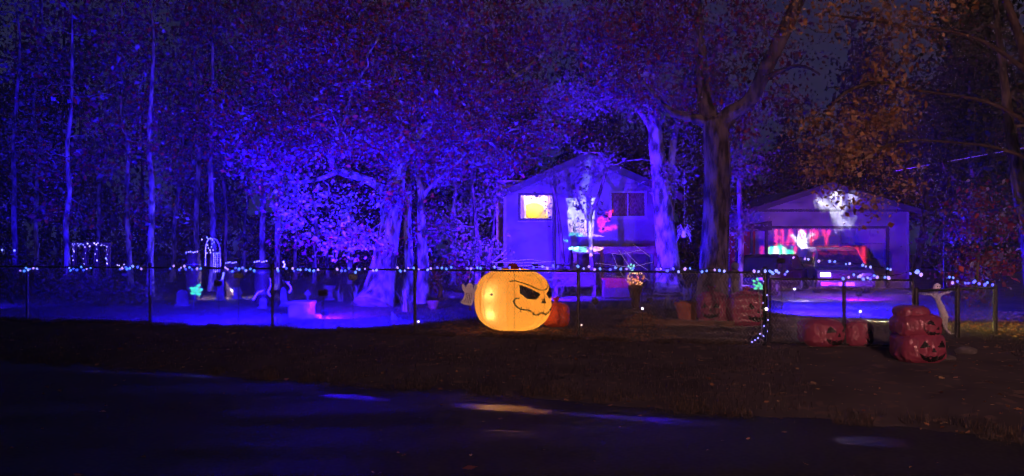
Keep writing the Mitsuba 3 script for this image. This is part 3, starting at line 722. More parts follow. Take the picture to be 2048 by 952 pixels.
# the far wood: one mass
rng = np.random.default_rng(99)
wt, wl, wc = [], [], []
for i in range(95):
    a = rng.uniform(-1.0, 1.0)
    Y = rng.uniform(48, 66)
    x = a * 0.78 * Y
    if 0.36 < x / Y < 0.45 and rng.random() < 0.6: continue
    h = rng.uniform(11, 20) if not 0.30 < x / Y < 0.44 else rng.uniform(8, 13)
    r = rng.uniform(0.12, 0.28)
    wt.append(tube(curve([(x, Y, -0.1), (x + rng.normal() * 0.3, Y, h * 0.5), (x + rng.normal() * 0.8, Y, h)], 6), np.linspace(r, 0.04, 6), 6))
    n = 1500
    u = rng.normal(size=(n, 3)); u /= np.linalg.norm(u, axis=1, keepdims=True); u *= rng.uniform(0, 1, (n, 1)) ** 0.4
    p = np.array([x, Y, h * 0.66]) + u * np.array([rng.uniform(1.8, 3.0), 2.0, h * 0.44])
    p = p[meshkit.fbm(p * 0.4, 3, 9) > 0.42]
    wl.append(p)
wl = np.vstack(wl)
# its dark undergrowth
ug = []
for i in range(150):
    x_, Y_ = rng.uniform(-46, 44), rng.uniform(44, 60)
    if abs(x_ - 12) < 6 and Y_ < 40: continue
    q = rng.normal(size=(260, 3)); q /= np.linalg.norm(q, axis=1, keepdims=True); q *= rng.uniform(0, 1, (260, 1)) ** 0.4
    ug.append(np.array([x_, Y_, rng.uniform(0.5, 5.5)]) + q * [2.0, 1.6, 1.5])
wl = np.vstack([wl] + ug)
v, f = leaves(wl, 0.34, rng=rng)
obj('far_wood', (v, f), 'm_leaf', color=leaf_colors(len(wl), [((0.10, 0.05, 0.05), 2), ((0.07, 0.06, 0.045), 2), ((0.14, 0.08, 0.05), 1)], rng), kind='stuff', label='dark autumn wood closing the view far behind the yard', cat='wood')
obj('far_wood__trunks', cat_(wt), 'm_bark', kind='stuff')

# ------------------------------------------------------------------ chain link fence
def fat(px):
    """the fence line's point seen at this column (ground level)"""
    Y = F / (96 + 25 / 1230 * (px - 300))
    return np.array([(px - CX) / F * Y, Y, 0.0])


def fence_z(p):
    return float(ground_z(p[0], p[1]))


def chain_link(P0, P1, z0, z1, pitch=0.050, r=0.0036):
    L = np.linalg.norm((P1 - P0)[:2])
    d = (P1 - P0) / L
    nrm = np.array([d[1], -d[0], 0])
    n = int(L / pitch)
    k = int((z1 - z0) / pitch * 0.5)
    zz = np.linspace(z0, z1, 2 * k + 1)
    out = []
    tri = np.array([[math.cos(a), math.sin(a)] for a in (0.5, 2.6, 4.7)]) * r
    V, Fc, base = [], [], 0
    side = (np.arange(2 * k + 1) % 2)
    for i in range(n):
        u = (i + side) * pitch
        pts = P0[None] * [1, 1, 0] + d[None] * u[:, None] + np.c_[zz * 0, zz * 0, zz] + nrm * (0.004 * np.where(side, 1, -1))[:, None]
        ring = pts[:, None] + tri[None, :, :1] * d + tri[None, :, 1:] * nrm
        m = len(pts)
        a = np.arange(m - 1)[:, None] * 3 + np.arange(3)[None]
        b = np.arange(m - 1)[:, None] * 3 + (np.arange(3)[None] + 1) % 3
        V.append(ring.reshape(-1, 3))
        q = np.stack([a, b, b + 3, a + 3], -1).reshape(-1, 4) + base
        Fc += [q[:, :3], q[:, [0, 2, 3]]]
        base += 3 * m
    return trimesh.Trimesh(np.vstack(V), np.vstack(Fc), process=False)


FH = 1.2
fence = thing('chain_link_fence', 'long dark chain link fence with a top rail between the verge and the blue lawn', 'fence')
posts_px = [-640, -245, 55, 300, 545, 830, 1157, 1530]
pts = [fat(p) for p in posts_px]
for i, p in enumerate(pts):
    z = fence_z(p)
    obj('post', cat_([tube([p + [0, 0, z - 0.2], p + [0, 0, FH + 0.05]], 0.028 if i < 7 else 0.040, 10), mv(trimesh.creation.icosphere(1, 0.045), p + [0, 0, FH + 0.06])]), 'm_black_metal', fence, smooth=40)
for a, b in zip(pts[:-1], pts[1:]):
    off = np.array([fnor[0], fnor[1], 0]) * -0.0
    obj('rail', tube([a + [0, 0, FH], b + [0, 0, FH]], 0.016, 8), 'm_black_metal', fence, smooth=40)
    obj('wire_mesh', chain_link(a + np.array([*fnor, 0]) * 0.03, b + np.array([*fnor, 0]) * 0.03, 0.0, FH - 0.01), 'm_galvanised', fence, kind='stuff')
    obj('tension_wire', tube([a + [0, 0, 0.03], b + [0, 0, 0.03]], 0.004, 4), 'm_galvanised', fence)

gate = thing('driveway_gate', 'pair of chain link gates hung with blue bulbs in front of the driveway', 'gate')
GA, GM, GB = fat(1540), fat(1690), fat(1826)
for a, b in ((GA, GM - [0.03, 0, 0]), (GM, GB)):
    lf = key_for(gate + '__leaf')
    d = (b - a) / np.linalg.norm(b - a)
    zg = 0.06
    obj('frame', cat_([tube([a + [0, 0, zg], a + [0, 0, 1.1]], 0.014, 8), tube([b + [0, 0, zg], b + [0, 0, 1.1]], 0.014, 8), tube([a + [0, 0, 1.1], b + [0, 0, 1.1]], 0.014, 8), tube([a + [0, 0, zg], b + [0, 0, zg]], 0.014, 8)]), 'm_black_metal', lf, smooth=40)
    obj('wire_mesh', chain_link(a + d * 0.02 - np.array([0, 0.03, 0]), b - np.array([0, 0.03, 0]), zg, 1.09), 'm_galvanised', lf, kind='stuff')
low = thing('low_fence', 'low dark wire fence ending at a post near the right edge', 'fence')
LA, LB = at(1832, 0, 12.9) * [1, 1, 0], gnd(1990, 667) * [1, 1, 0]
for p in (LA, (LA + LB) / 2, LB):
    obj('post', tube([p + [0, 0, -0.2], p + [0, 0, 0.93]], 0.04, 10), 'm_black_metal', low, smooth=40)
obj('rail', tube([LA + [0, 0, 0.87], LB + [0, 0, 0.87]], 0.024, 8), 'm_black_metal', low, smooth=40)
obj('wire_mesh', chain_link(LA + [0, -0.03, 0], LB + [0, -0.03, 0], 0.0, 0.86), 'm_galvanised', low, kind='stuff')

# ------------------------------------------------------------------ strings of bulbs
WHITE, PINK, CYAN, BLU = (0.30, 0.40, 1.8), (0.55, 0.30, 1.4), (0.06, 0.32, 1.9), (0.015, 0.09, 2.0)
BULBS = {}


def bulb_shape(col, r):
    k = (col, round(r, 4))
    if k not in BULBS:
        m = trimesh.creation.icosphere(1, r)
        m.vertices[:, 2] *= 1.25
        BULBS[k] = {**mikit.ply(m, 'm_bulb'), 'emitter': {'type': 'area', 'radiance': lit(col), 'sampling_weight': 0.006}}
    return BULBS[k]


def string_lights(label, bulbs, yf, r=0.023, cols=None, seed=0, sag=0.02, group=None):
    rg = random.Random(seed)
    t = thing('string_lights', label, 'string lights', group)
    P = []
    for (px, py) in bulbs:
        P.append(at(px, py, yf(px)))
    P = np.array(P)
    o = P[np.argsort(P[:, 0])] + [0, 0.012, r * 1.5]
    w = [o[0]]
    for a, b in zip(o[:-1], o[1:]):
        w += [(a + b) / 2 - [0, 0, sag * min(1, np.linalg.norm(b - a) / 0.3)], b]
    obj('cord', tube(np.array(w) if len(w) > 2 else np.array(w), 0.0045, 4), 'm_cord', t)
    for p in P:
        c = rg.choice(cols or (WHITE, PINK, PINK, CYAN, CYAN, BLU, BLU))
        again('bulb', bulb_shape(c, r * rg.choice((0.8, 1.0, 1.0, 1.15))), t, T().translate(p.tolist()).rotate([0, 1, 0], rg.uniform(-40, 40)))
    return t


fy = lambda px: fat(px)[1] - 0.045
Z = lambda L, ox, oy, s: [(ox + a / s, oy + b / s) for a, b in L]
s1, s2, s4, s5 = 3.938, 3.938, 3.938, 3.938
c1 = [(160, 400), (190, 402), (205, 378), (222, 392), (238, 385), (262, 380), (292, 384), (545, 378), (556, 398), (578, 384), (606, 394), (640, 370), (658, 395), (682, 386), (713, 378), (946, 388), (962, 380), (990, 372), (1000, 386), (1022, 380), (1046, 364), (1084, 371), (1112, 385)]
c1b = [(1340, 382), (1368, 362), (1412, 392), (1425, 376), (1452, 364), (1462, 388), (1492, 374), (1512, 390), (1552, 384), (1580, 382), (1775, 375), (1792, 388), (1830, 404), (1855, 378), (1882, 386), (1915, 378), (1938, 400), (1972, 386), (2002, 400)]
c2 = [(20, 378), (45, 398), (80, 385), (110, 400), (295, 385), (300, 400), (365, 380), (415, 382), (425, 402), (455, 390), (475, 392), (520, 390), (548, 395), (580, 400), (615, 392), (765, 388), (800, 400), (828, 400), (858, 380), (910, 412), (922, 385), (940, 390), (985, 385), (1048, 398), (1075, 395)]
c2b = [(1240, 375), (1262, 402), (1298, 400), (1325, 378), (1368, 378), (1408, 388), (1478, 392), (1503, 382), (1553, 375), (1590, 378), (1625, 386), (1663, 373), (1788, 380), (1820, 382), (1868, 375), (1895, 380), (2005, 370), (2040, 380)]
c4 = [(210, 1000)][:0] + [(352, 215), (397, 225), (470, 218), (550, 228), (658, 218), (728, 210), (767, 222), (812, 203), (850, 208), (1007, 208), (1053, 225), (1095, 210), (1138, 233), (1182, 227), (1262, 233), (1303, 218), (1345, 228), (1390, 228), (1445, 222)]
c4b = [(1627, 228), (1660, 228), (1712, 242), (1757, 225), (1800, 250), (1850, 228), (1890, 225), (1985, 250), (2022, 243), (2085, 236), (2122, 240), (2160, 246)]
GR = 'strings of blue and white bulbs along the fence'
string_lights('string of blue and white bulbs in loose clusters at the far left of the fence', Z(c1, 0, 440, s1), fy, seed=1, group=GR)
string_lights('string of fence bulbs above the green flower light, left of the second post', Z(c1b, 0, 440, s1), fy, seed=2, group=GR)
string_lights('string of bulbs on the fence rail between the second post and the flared trunk', Z(c2, 480, 440, s2), fy, seed=3, group=GR)
string_lights('string of bulbs on the fence rail above the hanging wooden ghost', Z(c2b, 480, 440, s2), fy, seed=4, group=GR)
string_lights('string of bulbs running over the top of the big glowing pumpkin', Z(c4, 900, 480, s4), fy, seed=5, group=GR)
string_lights('string of bulbs crossing the thick dark trunk on the fence rail', Z(c4b, 900, 480, s4), fy, seed=6, group=GR)
string_lights('string of small bulbs on the left gate, before the low dark car', Z([(505, 797), (540, 800), (592, 797), (630, 797), (650, 812), (680, 795), (700, 810), (748, 822), (765, 800)], 1380, 340, s5), lambda p: fat(p)[1] - 0.05, r=0.024, seed=7)
string_lights('upper string of bulbs drooping past the bright headlight', Z([(815, 690), (905, 700), (932, 703), (1015, 718), (1100, 720), (1140, 722), (1228, 740), (1258, 738), (1360, 750), (1385, 760), (1422, 765), (1555, 778), (1580, 785)], 1380, 340, s5), lambda p: 15.5, r=0.024, cols=(WHITE, PINK, WHITE, CYAN), seed=8)
string_lights('lower string of bulbs on the right gate, under the bright headlight', Z([(1205, 855), (1250, 845), (1290, 825), (1325, 842), (1340, 836), (1365, 860), (1400, 850), (1420, 858), (1450, 832), (1475, 845), (1535, 845), (1565, 850), (1735, 815), (1785, 806), (1795, 798), (1820, 825)], 1380, 340, s5), lambda p: fat(p)[1] - 0.06, r=0.024, seed=9)
string_lights('string of bulbs on the low fence, beside the white cloth ghost', Z([(1460, 135), (1490, 140), (1485, 180), (1525, 168), (1585, 182), (1610, 182), (1650, 176), (1660, 166), (1695, 187), (1740, 195), (1760, 178), (1800, 195)], 1528, 520, s5), lambda p: np.interp(p, [1832, 1990], [LA[1], LB[1]]) - 0.06, r=0.026, cols=(CYAN, BLU, BLU, PINK, CYAN), seed=10)
string_lights('short hanging string of three white bulbs over the left gravestones', [(447, 547), (446, 552), (445, 556), (444, 560)], lambda p: 20.5 + p * 0.0, r=0.026, cols=(WHITE,), seed=11, sag=0)
string_lights('small white bulbs crowded at the stem of a lit post by the second fence post', [(567, 524), (569, 529), (568, 534), (571, 537)], lambda p: 18.0, r=0.026, cols=(PINK, WHITE), seed=12, sag=0)
string_lights('two lone white bulbs at the far left edge', [(4, 500), (29, 501)], lambda p: 20.0, r=0.028, cols=(WHITE,), seed=13)
string_lights('row of teal bulbs on the deck rail before the white projection', [(1140, 497), (1144, 496), (1150, 497), (1155, 496)], lambda p: 27.3, r=0.05, cols=((0.25, 1.1, 1.3),), seed=14)
string_lights('blue bulbs winding down the gate post', [(1527, 563), (1534, 590), (1526, 606), (1536, 640), (1528, 652), (1534, 662), (1520, 668), (1527, 672), (1510, 680), (1516, 676), (1504, 684)], lambda p: fat(1530)[1] - 0.09, r=0.013, cols=((0.5, 0.6, 2.6), (0.2, 0.3, 2.6)), seed=15, sag=0)

# ------------------------------------------------------------------ the big glowing pumpkin
PY = 14.75
pc = at(1026, 600, PY)
pa, pcz = 0.755, 0.615                     # half width, half height
pc[2] = pcz - 0.02


def pumpkin_r(dirs):
    """distance from the centre to the skin along unit directions"""
    q = np.abs(dirs / np.array([pa, pa, pcz]))
    e = 2.55
    r = (np.sum(q ** e, -1)) ** (-1 / e)
    an = np.arctan2(dirs[..., 1], dirs[..., 0])
    return r * (1 - 0.018 * (np.abs(np.cos(an * 4.5)) < 0.10) * (1 - dirs[..., 2] ** 2) - 0.012 * np.abs(np.sin(an * 4.5 + 1.57)) ** 8)


pumpkin = thing('glowing_pumpkin', 'huge glowing orange inflatable pumpkin with a scowling black face, behind the fence', 'inflatable pumpkin')
m = trimesh.creation.icosphere(6, 1.0)
v = m.vertices * pumpkin_r(m.vertices)[:, None]
v[:, 2] = np.maximum(v[:, 2], -pcz + 0.03)
obj('skin', trimesh.Trimesh(v + pc, m.faces, process=False), 'm_skin', pumpkin, smooth=True)


def on_skin(poly, yaw, centre, rfun, o1, o2, scale=1.0, step=0.035):
    """a flat outline wrapped onto the skin: (x right, z up) seen from the direction yaw degrees right of the camera"""
    g = [poly] if poly.geom_type == 'Polygon' else list(poly.geoms)
    out = []
    c, s = math.cos(math.radians(yaw)), math.sin(math.radians(yaw))
    for q in g:
        e = trimesh.creation.extrude_polygon(q.segmentize(step), 1.0, engine='earcut')
        e = e.subdivide_to_size(step * 2.2) if len(e.faces) < 1500 else e
        v = e.vertices
        layer = v[:, 2]
        fwd, right = np.array([s, -c, 0.0]), np.array([c, s, 0.0])
        o = right[None] * v[:, :1] * scale + np.array([0, 0, 1.0])[None] * v[:, 1:2] * scale
        t = np.full(len(v), 0.7)
        for _ in range(25):                   # march to the skin along fwd
            p = o + fwd * t[:, None]
            L = np.linalg.norm(p, axis=1)
            t += 0.6 * (rfun(p / L[:, None]) - L)
        p = o + fwd * t[:, None]
        L = np.linalg.norm(p, axis=1, keepdims=True)
        p = p * (1 + (o1 + (o2 - o1) * layer)[:, None] / L)
        out.append(trimesh.Trimesh(p + centre, e.faces, process=False))
    return cat_(out)


FYAW, FS = 46, 0.86
for side in (-1, 1):
    eye = Polygon([(side * 0.12, 0.17), (side * 0.47, 0.36), (side * 0.50, 0.20), (side * 0.40, 0.085), (side * 0.22, 0.06)]).buffer(0.02).buffer(-0.01)
    obj('eye', on_skin(eye, FYAW, pc, pumpkin_r, 0.002, 0.007, FS), 'm_black_print', pumpkin)
    brow = LineString([(side * 0.03, 0.25), (side * 0.12, 0.26), (side * 0.50, 0.46), (side * 0.59, 0.45)]).buffer(0.010)
    obj('brow', on_skin(brow, FYAW, pc, pumpkin_r, 0.002, 0.007, FS), 'm_black_print', pumpkin)
nose = unary_union([Polygon([(-0.07, -0.03), (-0.025, 0.075), (-0.012, -0.02)]), Polygon([(0.07, -0.03), (0.025, 0.075), (0.012, -0.02)])]).buffer(0.008)
obj('nose', on_skin(nose, FYAW, pc, pumpkin_r, 0.002, 0.007, FS), 'm_black_print', pumpkin)
mx_ = np.linspace(-0.60, 0.60, 25)
mz_ = -0.27 + 0.22 * (np.abs(mx_) / 0.6) ** 2.4 + 0.030 * np.cos(mx_ * 19 + 0.6)
mouth = LineString(np.c_[mx_, mz_]).buffer(0.0125)
teeth = [LineString([(x, np.interp(x, mx_, mz_) - 0.045), (x + 0.012, np.interp(x, mx_, mz_) + 0.045)]).buffer(0.006) for x in np.linspace(-0.5, 0.5, 9)]
ends = [LineString([(s_ * 0.60, -0.05), (s_ * 0.625, 0.03), (s_ * 0.585, 0.09), (s_ * 0.53, 0.08)]).buffer(0.011) for s_ in (-1, 1)]
obj('mouth', on_skin(unary_union([mouth] + teeth + ends), FYAW, pc, pumpkin_r, 0.002, 0.007, FS), 'm_black_print', pumpkin)
obj('seam_patch', on_skin(Polygon([(-0.05, 0.0), (-0.01, 0.03), (0.025, 0.015), (0.02, -0.02), (-0.01, -0.03)]), -30, pc + [0, 0, 0.14], pumpkin_r, 0.002, 0.006), 'm_red_cloth', pumpkin)
for k in range(8):
    a = (k + 0.5) * math.pi / 4 - 0.35
    ph = np.linspace(-1.05, 1.25, 34)
    D_ = np.c_[np.cos(ph) * math.cos(a), np.cos(ph) * math.sin(a), np.sin(ph)]
    obj('seam', tube(D_ * (pumpkin_r(D_) + 0.001)[:, None] + pc, 0.0045, 5), 'm_seam', pumpkin)
obj('stem', lathe([(0.0, pcz - 0.03), (0.20, pcz - 0.03), (0.19, pcz + 0.01), (0.10, pcz + 0.025), (0.07, pcz + 0.09), (0.05, pcz + 0.10), (0, pcz + 0.10)], 16).apply_translation(pc), 'm_red_cloth', pumpkin, smooth=40)
for i, (o, I) in enumerate([((-0.40, -0.565, 0.13), 0.42), ((-0.40, -0.565, -0.215), 0.40), ((0.08, -0.05, -0.10), 3.2), ((0.30, 0.0, -0.30), 1.6)]):
    p = pc + np.array(o)
    obj('inner_lamp', mv(trimesh.creation.icosphere(1, 0.02), p + [0, 0.04, 0]), 'm_bulb', pumpkin)
    scene[f'pumpkin_light_{i}'] = {'type': 'point', 'position': p.tolist(), 'intensity': lit(np.array([1.0, 0.80, 0.60] if i > 1 else [1.0, 1.0, 1.7]) * I * PUMP), 'sampling_weight': 1.0}


# ------------------------------------------------------------------ leaf bags with printed faces
def bag_fun(w, h, seed, e=3.3):
    def r(dirs):
        q = np.abs(dirs / np.array([w / 2, w / 2, h / 2]))
        rr = (np.sum(q ** e, -1)) ** (-1 / e)
        return rr * (1 + 0.16 * (meshkit.fbm(dirs * 2.0 + seed, 3, seed) - 0.5) + 0.09 * (np.abs(meshkit.fbm(dirs * np.array([7, 7, 3]) + seed, 3, seed + 1) - 0.5) * 2 - 0.3))
    return r


def leaf_bag(label, pos, w, h, seed, face=None, yaw=0, knot=True, tilt=0.0, mat='m_bag', grp='orange pumpkin leaf bags'):
    t = thing('leaf_bag', label, 'leaf bag', grp)
    rf = bag_fun(w, h, seed)
    c = np.array(pos, float) + [0, 0, h / 2 - 0.01]
    m = trimesh.creation.icosphere(5, 1.0)
    v = m.vertices * rf(m.vertices)[:, None]
    v[:, 2] = np.maximum(v[:, 2], -h / 2 + 0.012)
    obj('sack', trimesh.Trimesh(v + c, m.faces, process=False), mat, t, smooth=True)
    if knot:
        a = np.linspace(0, 2 * np.pi, 60, endpoint=False)
        k = lathe([(0.0, h / 2 - 0.05), (0.10 * w, h / 2 - 0.03), (0.05 * w, h / 2 + 0.02), (0.13 * w, h / 2 + 0.10), (0.0, h / 2 + 0.05)], 18)
        kv = k.vertices
        ang = np.arctan2(kv[:, 1], kv[:, 0])
        kv[:, :2] *= (1 + 0.22 * np.sin(ang * 5 + seed))[:, None]
        kv[:, 2] += 0.02 * np.sin(ang * 3 + seed)
        obj('tied_top', mv(k, c), mat, t, smooth=30)
    if face:
        k = w * 0.5
        feats = {'eye': [Polygon([(-0.62, 0.05), (-0.40, 0.42), (-0.16, 0.10)]), Polygon([(0.62, 0.05), (0.40, 0.42), (0.16, 0.10)])],
                 'nose': [Polygon([(-0.10, -0.14), (0.0, 0.06), (0.10, -0.14)])],
                 'mouth': [Polygon([(-0.66, -0.18), (-0.4, -0.34), (-0.2, -0.38), (-0.14, -0.30), (0.0, -0.40), (0.14, -0.30), (0.2, -0.38), (0.4, -0.34), (0.66, -0.18), (0.45, -0.50), (0.12, -0.64), (-0.12, -0.64), (-0.45, -0.50)])]}
        for n_, ps in feats.items():
            for q in ps:
                from shapely import affinity
                q = affinity.rotate(affinity.scale(q, k * 0.95, min(k, h * 0.62), origin=(0, 0)), tilt, origin=(0, 0))
                obj(n_, on_skin(q, yaw, c, rf, 0.002, 0.006), 'm_black_print', t)
    return t


zb = lambda p: np.array([p[0], p[1], fence_z(p)])
st = gnd(1834, 729, -0.1)
st[2] = fence_z(st)
leaf_bag('shiny orange leaf bag with a jack-o-lantern face, lowest of the stack at right', st, 0.66, 0.47, 3, True, 12, knot=False)
leaf_bag('squashed orange leaf bag with a slanted grinning face, in the middle of the stack', st + [-0.01, 0.03, 0.36], 0.62, 0.36, 5, True, 30, knot=False, tilt=-12)
leaf_bag('small crumpled orange leaf bag on top of the stack at right', st + [-0.06, 0.05, 0.63], 0.44, 0.20, 8, None, 0, knot=False)
leaf_bag('orange leaf bag behind the gate mesh, left one of the pair by the stack', zb(gnd(1641, 692)), 0.66, 0.47, 11, True, 28, knot=False)
leaf_bag('orange leaf bag behind the gate mesh, right one of the pair by the stack', zb(gnd(1712, 694)), 0.46, 0.44, 14, True, 48, knot=False)
leaf_bag('orange leaf bag coloured as glowing red against the right side of the big pumpkin', gnd(1112, 653), 0.56, 0.50, 17, None, mat='m_bright_bag')
leaf_bag('dull red leaf bag at the foot of the thick trunk, left of its neighbour', gnd(1424, 648), 0.62, 0.70, 20, True, -20)
leaf_bag('dull red leaf bag at the foot of the thick trunk, beside the gate post', gnd(1492, 652), 0.72, 0.72, 23, True, 20)

# ------------------------------------------------------------------ the wooden ghost on the fence
gp = fat(938)
gY = gp[1] - 0.10
gs = thing('hanging_ghost_sign', 'flat pale wooden ghost with raised arms hanging by a string left of the pumpkin', 'ghost sign')
GO = [(939, 566), (943, 567), (946, 571), (946, 576), (945, 580), (948, 578), (949, 573), (951, 568), (954, 569), (954, 574), (951, 582), (948, 588), (947, 596), (945, 606), (943, 611), (937, 610), (930, 609), (921, 605), (925, 600), (929, 591), (930, 585), (926, 580), (924, 573), (925, 568), (928, 568), (930, 573), (933, 579), (935, 580), (933, 575), (934, 570)]
gpoly = Polygon([(at(a, b, gY)[0], at(a, b, gY)[2]) for a, b in GO]).buffer(0.006).buffer(-0.002)
obj('board', upright(prism(gpoly, 0.018), gY), 'm_white', gs)
for a, b in (((934, 586), (929, 604)), ((937, 586), (933, 605)), ((940, 586), (937, 606)), ((943, 586), (941, 606))):
    p, q = at(*a, gY), at(*b, gY)
    obj('groove', upright(prism(LineString([(p[0], p[2]), ((p[0] + q[0]) / 2 + 0.004, (p[2] + q[2]) / 2), (q[0], q[2])]).buffer(0.0045), 0.003), gY - 0.0175), 'm_dark_wood', gs)
for a, b in ((937.5, 572), (942, 572), (940, 576)):
    p = at(a, b, gY)
    obj('face_dot', mv(rot(trimesh.creation.cylinder(0.008, 0.004, sections=12), 90, (1, 0, 0)), [p[0], gY - 0.0205, p[2]]), 'm_black_print', gs)
obj('string', tube([at(939, 567, gY) + [0, -0.008, 0], [at(939.5, 550, gY)[0], gY + 0.02, at(0, 550, gY)[2]], [at(940, 540, gY)[0], gp[1] - 0.024, FH + 0.02]], 0.003, 5), 'm_rope', gs)
obj('tassel', cat_([tube([at(939, 611, gY), at(940, 617, gY) + [0.01 * k, 0, 0], at(941 + 2 * k, 622, gY)], 0.006, 5) for k in (-1, 0, 1)]), 'm_wood', gs)

# ------------------------------------------------------------------ the white cloth ghost at the right
def hull_body(joints, bones, refine=0.02, smooth_n=12):
    out = m3.Manifold()
    for a, b in bones:
        (pa_, ra), (pb_, rb) = joints[a], joints[b]
        out += m3.Manifold.batch_hull([m3.Manifold.sphere(ra, 20).translate(list(pa_)), m3.Manifold.sphere(rb, 20).translate(list(pb_))])
    mm = man(out.refine_to_length(refine))
    mm = trimesh.Trimesh(mm.vertices, mm.faces)
    trimesh.smoothing.filter_taubin(mm, iterations=smooth_n)
    return mm


cY = 13.7
J = {k: (at(a, b, cY + dy), r) for k, (a, b, dy, r) in dict(head=(1874, 573, 0, 0.062), jaw=(1872, 580, -0.02, 0.045), neck=(1872, 588, 0, 0.026), chest=(1874, 594, 0, 0.045), waist=(1881, 612, 0, 0.055), hip=(1888, 632, 0, 0.068), knee=(1890, 648, 0, 0.045), ankle=(1893, 660, 0, 0.016),
     lsh=(1862, 589, 0, 0.022), lel=(1842, 587, -0.05, 0.017), lha=(1822, 586, -0.08, 0.015), lfi=(1815, 588, -0.1, 0.008), rsh=(1884, 588, 0, 0.024), rel=(1901, 583, -0.03, 0.020), rha=(1914, 575, -0.05, 0.030), foot=(1900, 667, -0.1, 0.012), toe=(1918, 667, -0.15, 0.007), heel=(1901, 664, -0.1, 0.012)).items()}
body = hull_body(J, [('head', 'jaw'), ('jaw', 'neck'), ('neck', 'chest'), ('chest', 'waist'), ('waist', 'hip'), ('hip', 'knee'), ('knee', 'ankle'), ('chest', 'lsh'), ('lsh', 'lel'), ('lel', 'lha'), ('lha', 'lfi'), ('chest', 'rsh'), ('rsh', 'rel'), ('rel', 'rha'), ('ankle', 'foot'), ('foot', 'toe'), ('ankle', 'heel')])
body.vertices[:] += (body.vertex_normals * (0.012 * (meshkit.fbm(body.vertices * np.array([18, 18, 5]), 2, 3) - 0.5))[:, None])
cg = thing('cloth_ghost', 'thin white cloth ghost with outstretched arms hung against the low fence at right', 'ghost figure')
obj('figure', body, 'm_white', cg, smooth=True)
for a in (1871.5, 1876):
    p = at(a, 573, cY) + [0, -0.058, 0]
    obj('eye', mv(trimesh.creation.icosphere(2, 0.010), p), 'm_black_print', cg)
obj('tie', tube([J['neck'][0] + [0, 0.0, 0.0], J['neck'][0] + [0.02, 0.35, 0.05]], 0.004, 5), 'm_rope', cg)

# ------------------------------------------------------------------ props of the left lawn
def gravestone(label, px, base, w, h, top='round', Y=None, lean=0):
    p = gnd(px, base)
    k = p[1] / F
    w, h = w * k, h * k
    t = thing('gravestone', label, 'gravestone', 'toy gravestones on the left lawn')
    if top == 'round':
        poly = unary_union([sbox(-w / 2, 0, w / 2, h - w / 2), LineString([(0, h - w / 2), (0, h - w / 2 + 1e-4)]).buffer(w / 2)])
    elif top == 'cross':
        poly = unary_union([sbox(-w * 0.18, 0, w * 0.18, h), sbox(-w / 2, h * 0.58, w / 2, h * 0.78)])
    else:
        poly = Polygon([(-w / 2, 0), (w / 2, 0), (w * 0.36, h * 0.86), (0, h), (-w * 0.36, h * 0.86)])
    m = rot(upright(prism(poly.buffer(-0.01).buffer(0.01), 0.09), 0.045), lean, (0, 1, 0))
    obj('slab', mv(m, p - [0, 0, 0.01]), 'm_stone', t)
    obj('plinth', mv(B(-w * 0.62, w * 0.62, -0.1, 0.1, -0.05, 0.05), p), 'm_stone', t)
    return t


gravestone('round topped gravestone left of the green flower light', 365, 612, 21, 33)
gravestone('tall pointed gravestone left of the small warm path lamp', 441, 601, 15, 36, 'obelisk')
gravestone('small round topped gravestone right of the small warm path lamp', 475, 598, 14, 24)
gravestone('broad gravestone with round top left of the second fence post', 526, 617, 13, 22, 'round', lean=4)
gravestone('tall pointed gravestone just right of the second fence post', 569, 613, 14, 40, 'obelisk', lean=-3)
gravestone('small stone cross behind the pale stone block', 616, 603, 13, 24, 'cross')
blk = thing('stone_block', 'low flat topped pale stone block in the violet light on the lawn', 'stone block')
p = gnd(603, 634)
obj('top_slab', mv(rbox(-0.27, 0.27, -0.3, 0.3, 0.30, 0.37, 0.015), p), 'm_stone', blk)
obj('base', mv(rbox(-0.23, 0.25, -0.27, 0.27, -0.02, 0.302, 0.015), p), 'm_stone', blk)
obj('step', mv(rbox(0.10, 0.55, -0.42, -0.275, -0.02, 0.09, 0.02), p), 'm_stone', blk)
urn = thing('pedestal_urn', 'pale pedestal urn among curved leaves left of the flared trunk', 'urn')
p = gnd(660, 600)
obj('pedestal', lathe([(0, 0), (0.16, 0), (0.16, 0.05), (0.09, 0.08), (0.075, 0.28), (0.10, 0.30), (0, 0.30)], 20).apply_translation(p), 'm_stone', urn, smooth=40)
obj('bowl', lathe([(0, 0.303), (0.08, 0.303), (0.17, 0.38), (0.20, 0.44), (0.19, 0.45), (0.15, 0.40), (0, 0.37)], 20).apply_translation(p), 'm_stone', urn, smooth=40)
for i, (pts_, lab) in enumerate([([(541, 592), (536, 584), (541, 573), (542, 562)], 'raised bony arm sticking out of the lawn left of the second fence post'), ([(506, 600), (510, 594), (519, 583), (523, 584)], 'bent bony arm low on the lawn, left of the other'), ([(578, 585), (582, 577), (579, 570), (576, 568)], 'curved bony arm right of the second fence post')]):
    a = thing('skeleton_arm', lab, 'skeleton arm', 'bony arms on the left lawn')
    Q = curve([at(x, y, 19.5) for x, y in pts_], 12)
    obj('bone', cat_([tube(Q[:7], np.linspace(0.028, 0.02, 7), 8), tube(Q[6:], np.linspace(0.024, 0.016, 6), 8)]), 'm_white', a, smooth=True)
    for k in range(4):
        d = np.array([(k - 1.5) * 0.035, 0, 0.06]) + (Q[-1] - Q[-2]) * 0.5
        obj('finger', tube([Q[-1], Q[-1] + d * 0.6, Q[-1] + d + [0.01, -0.02, 0]], [0.009, 0.008, 0.005], 6), 'm_white', a)
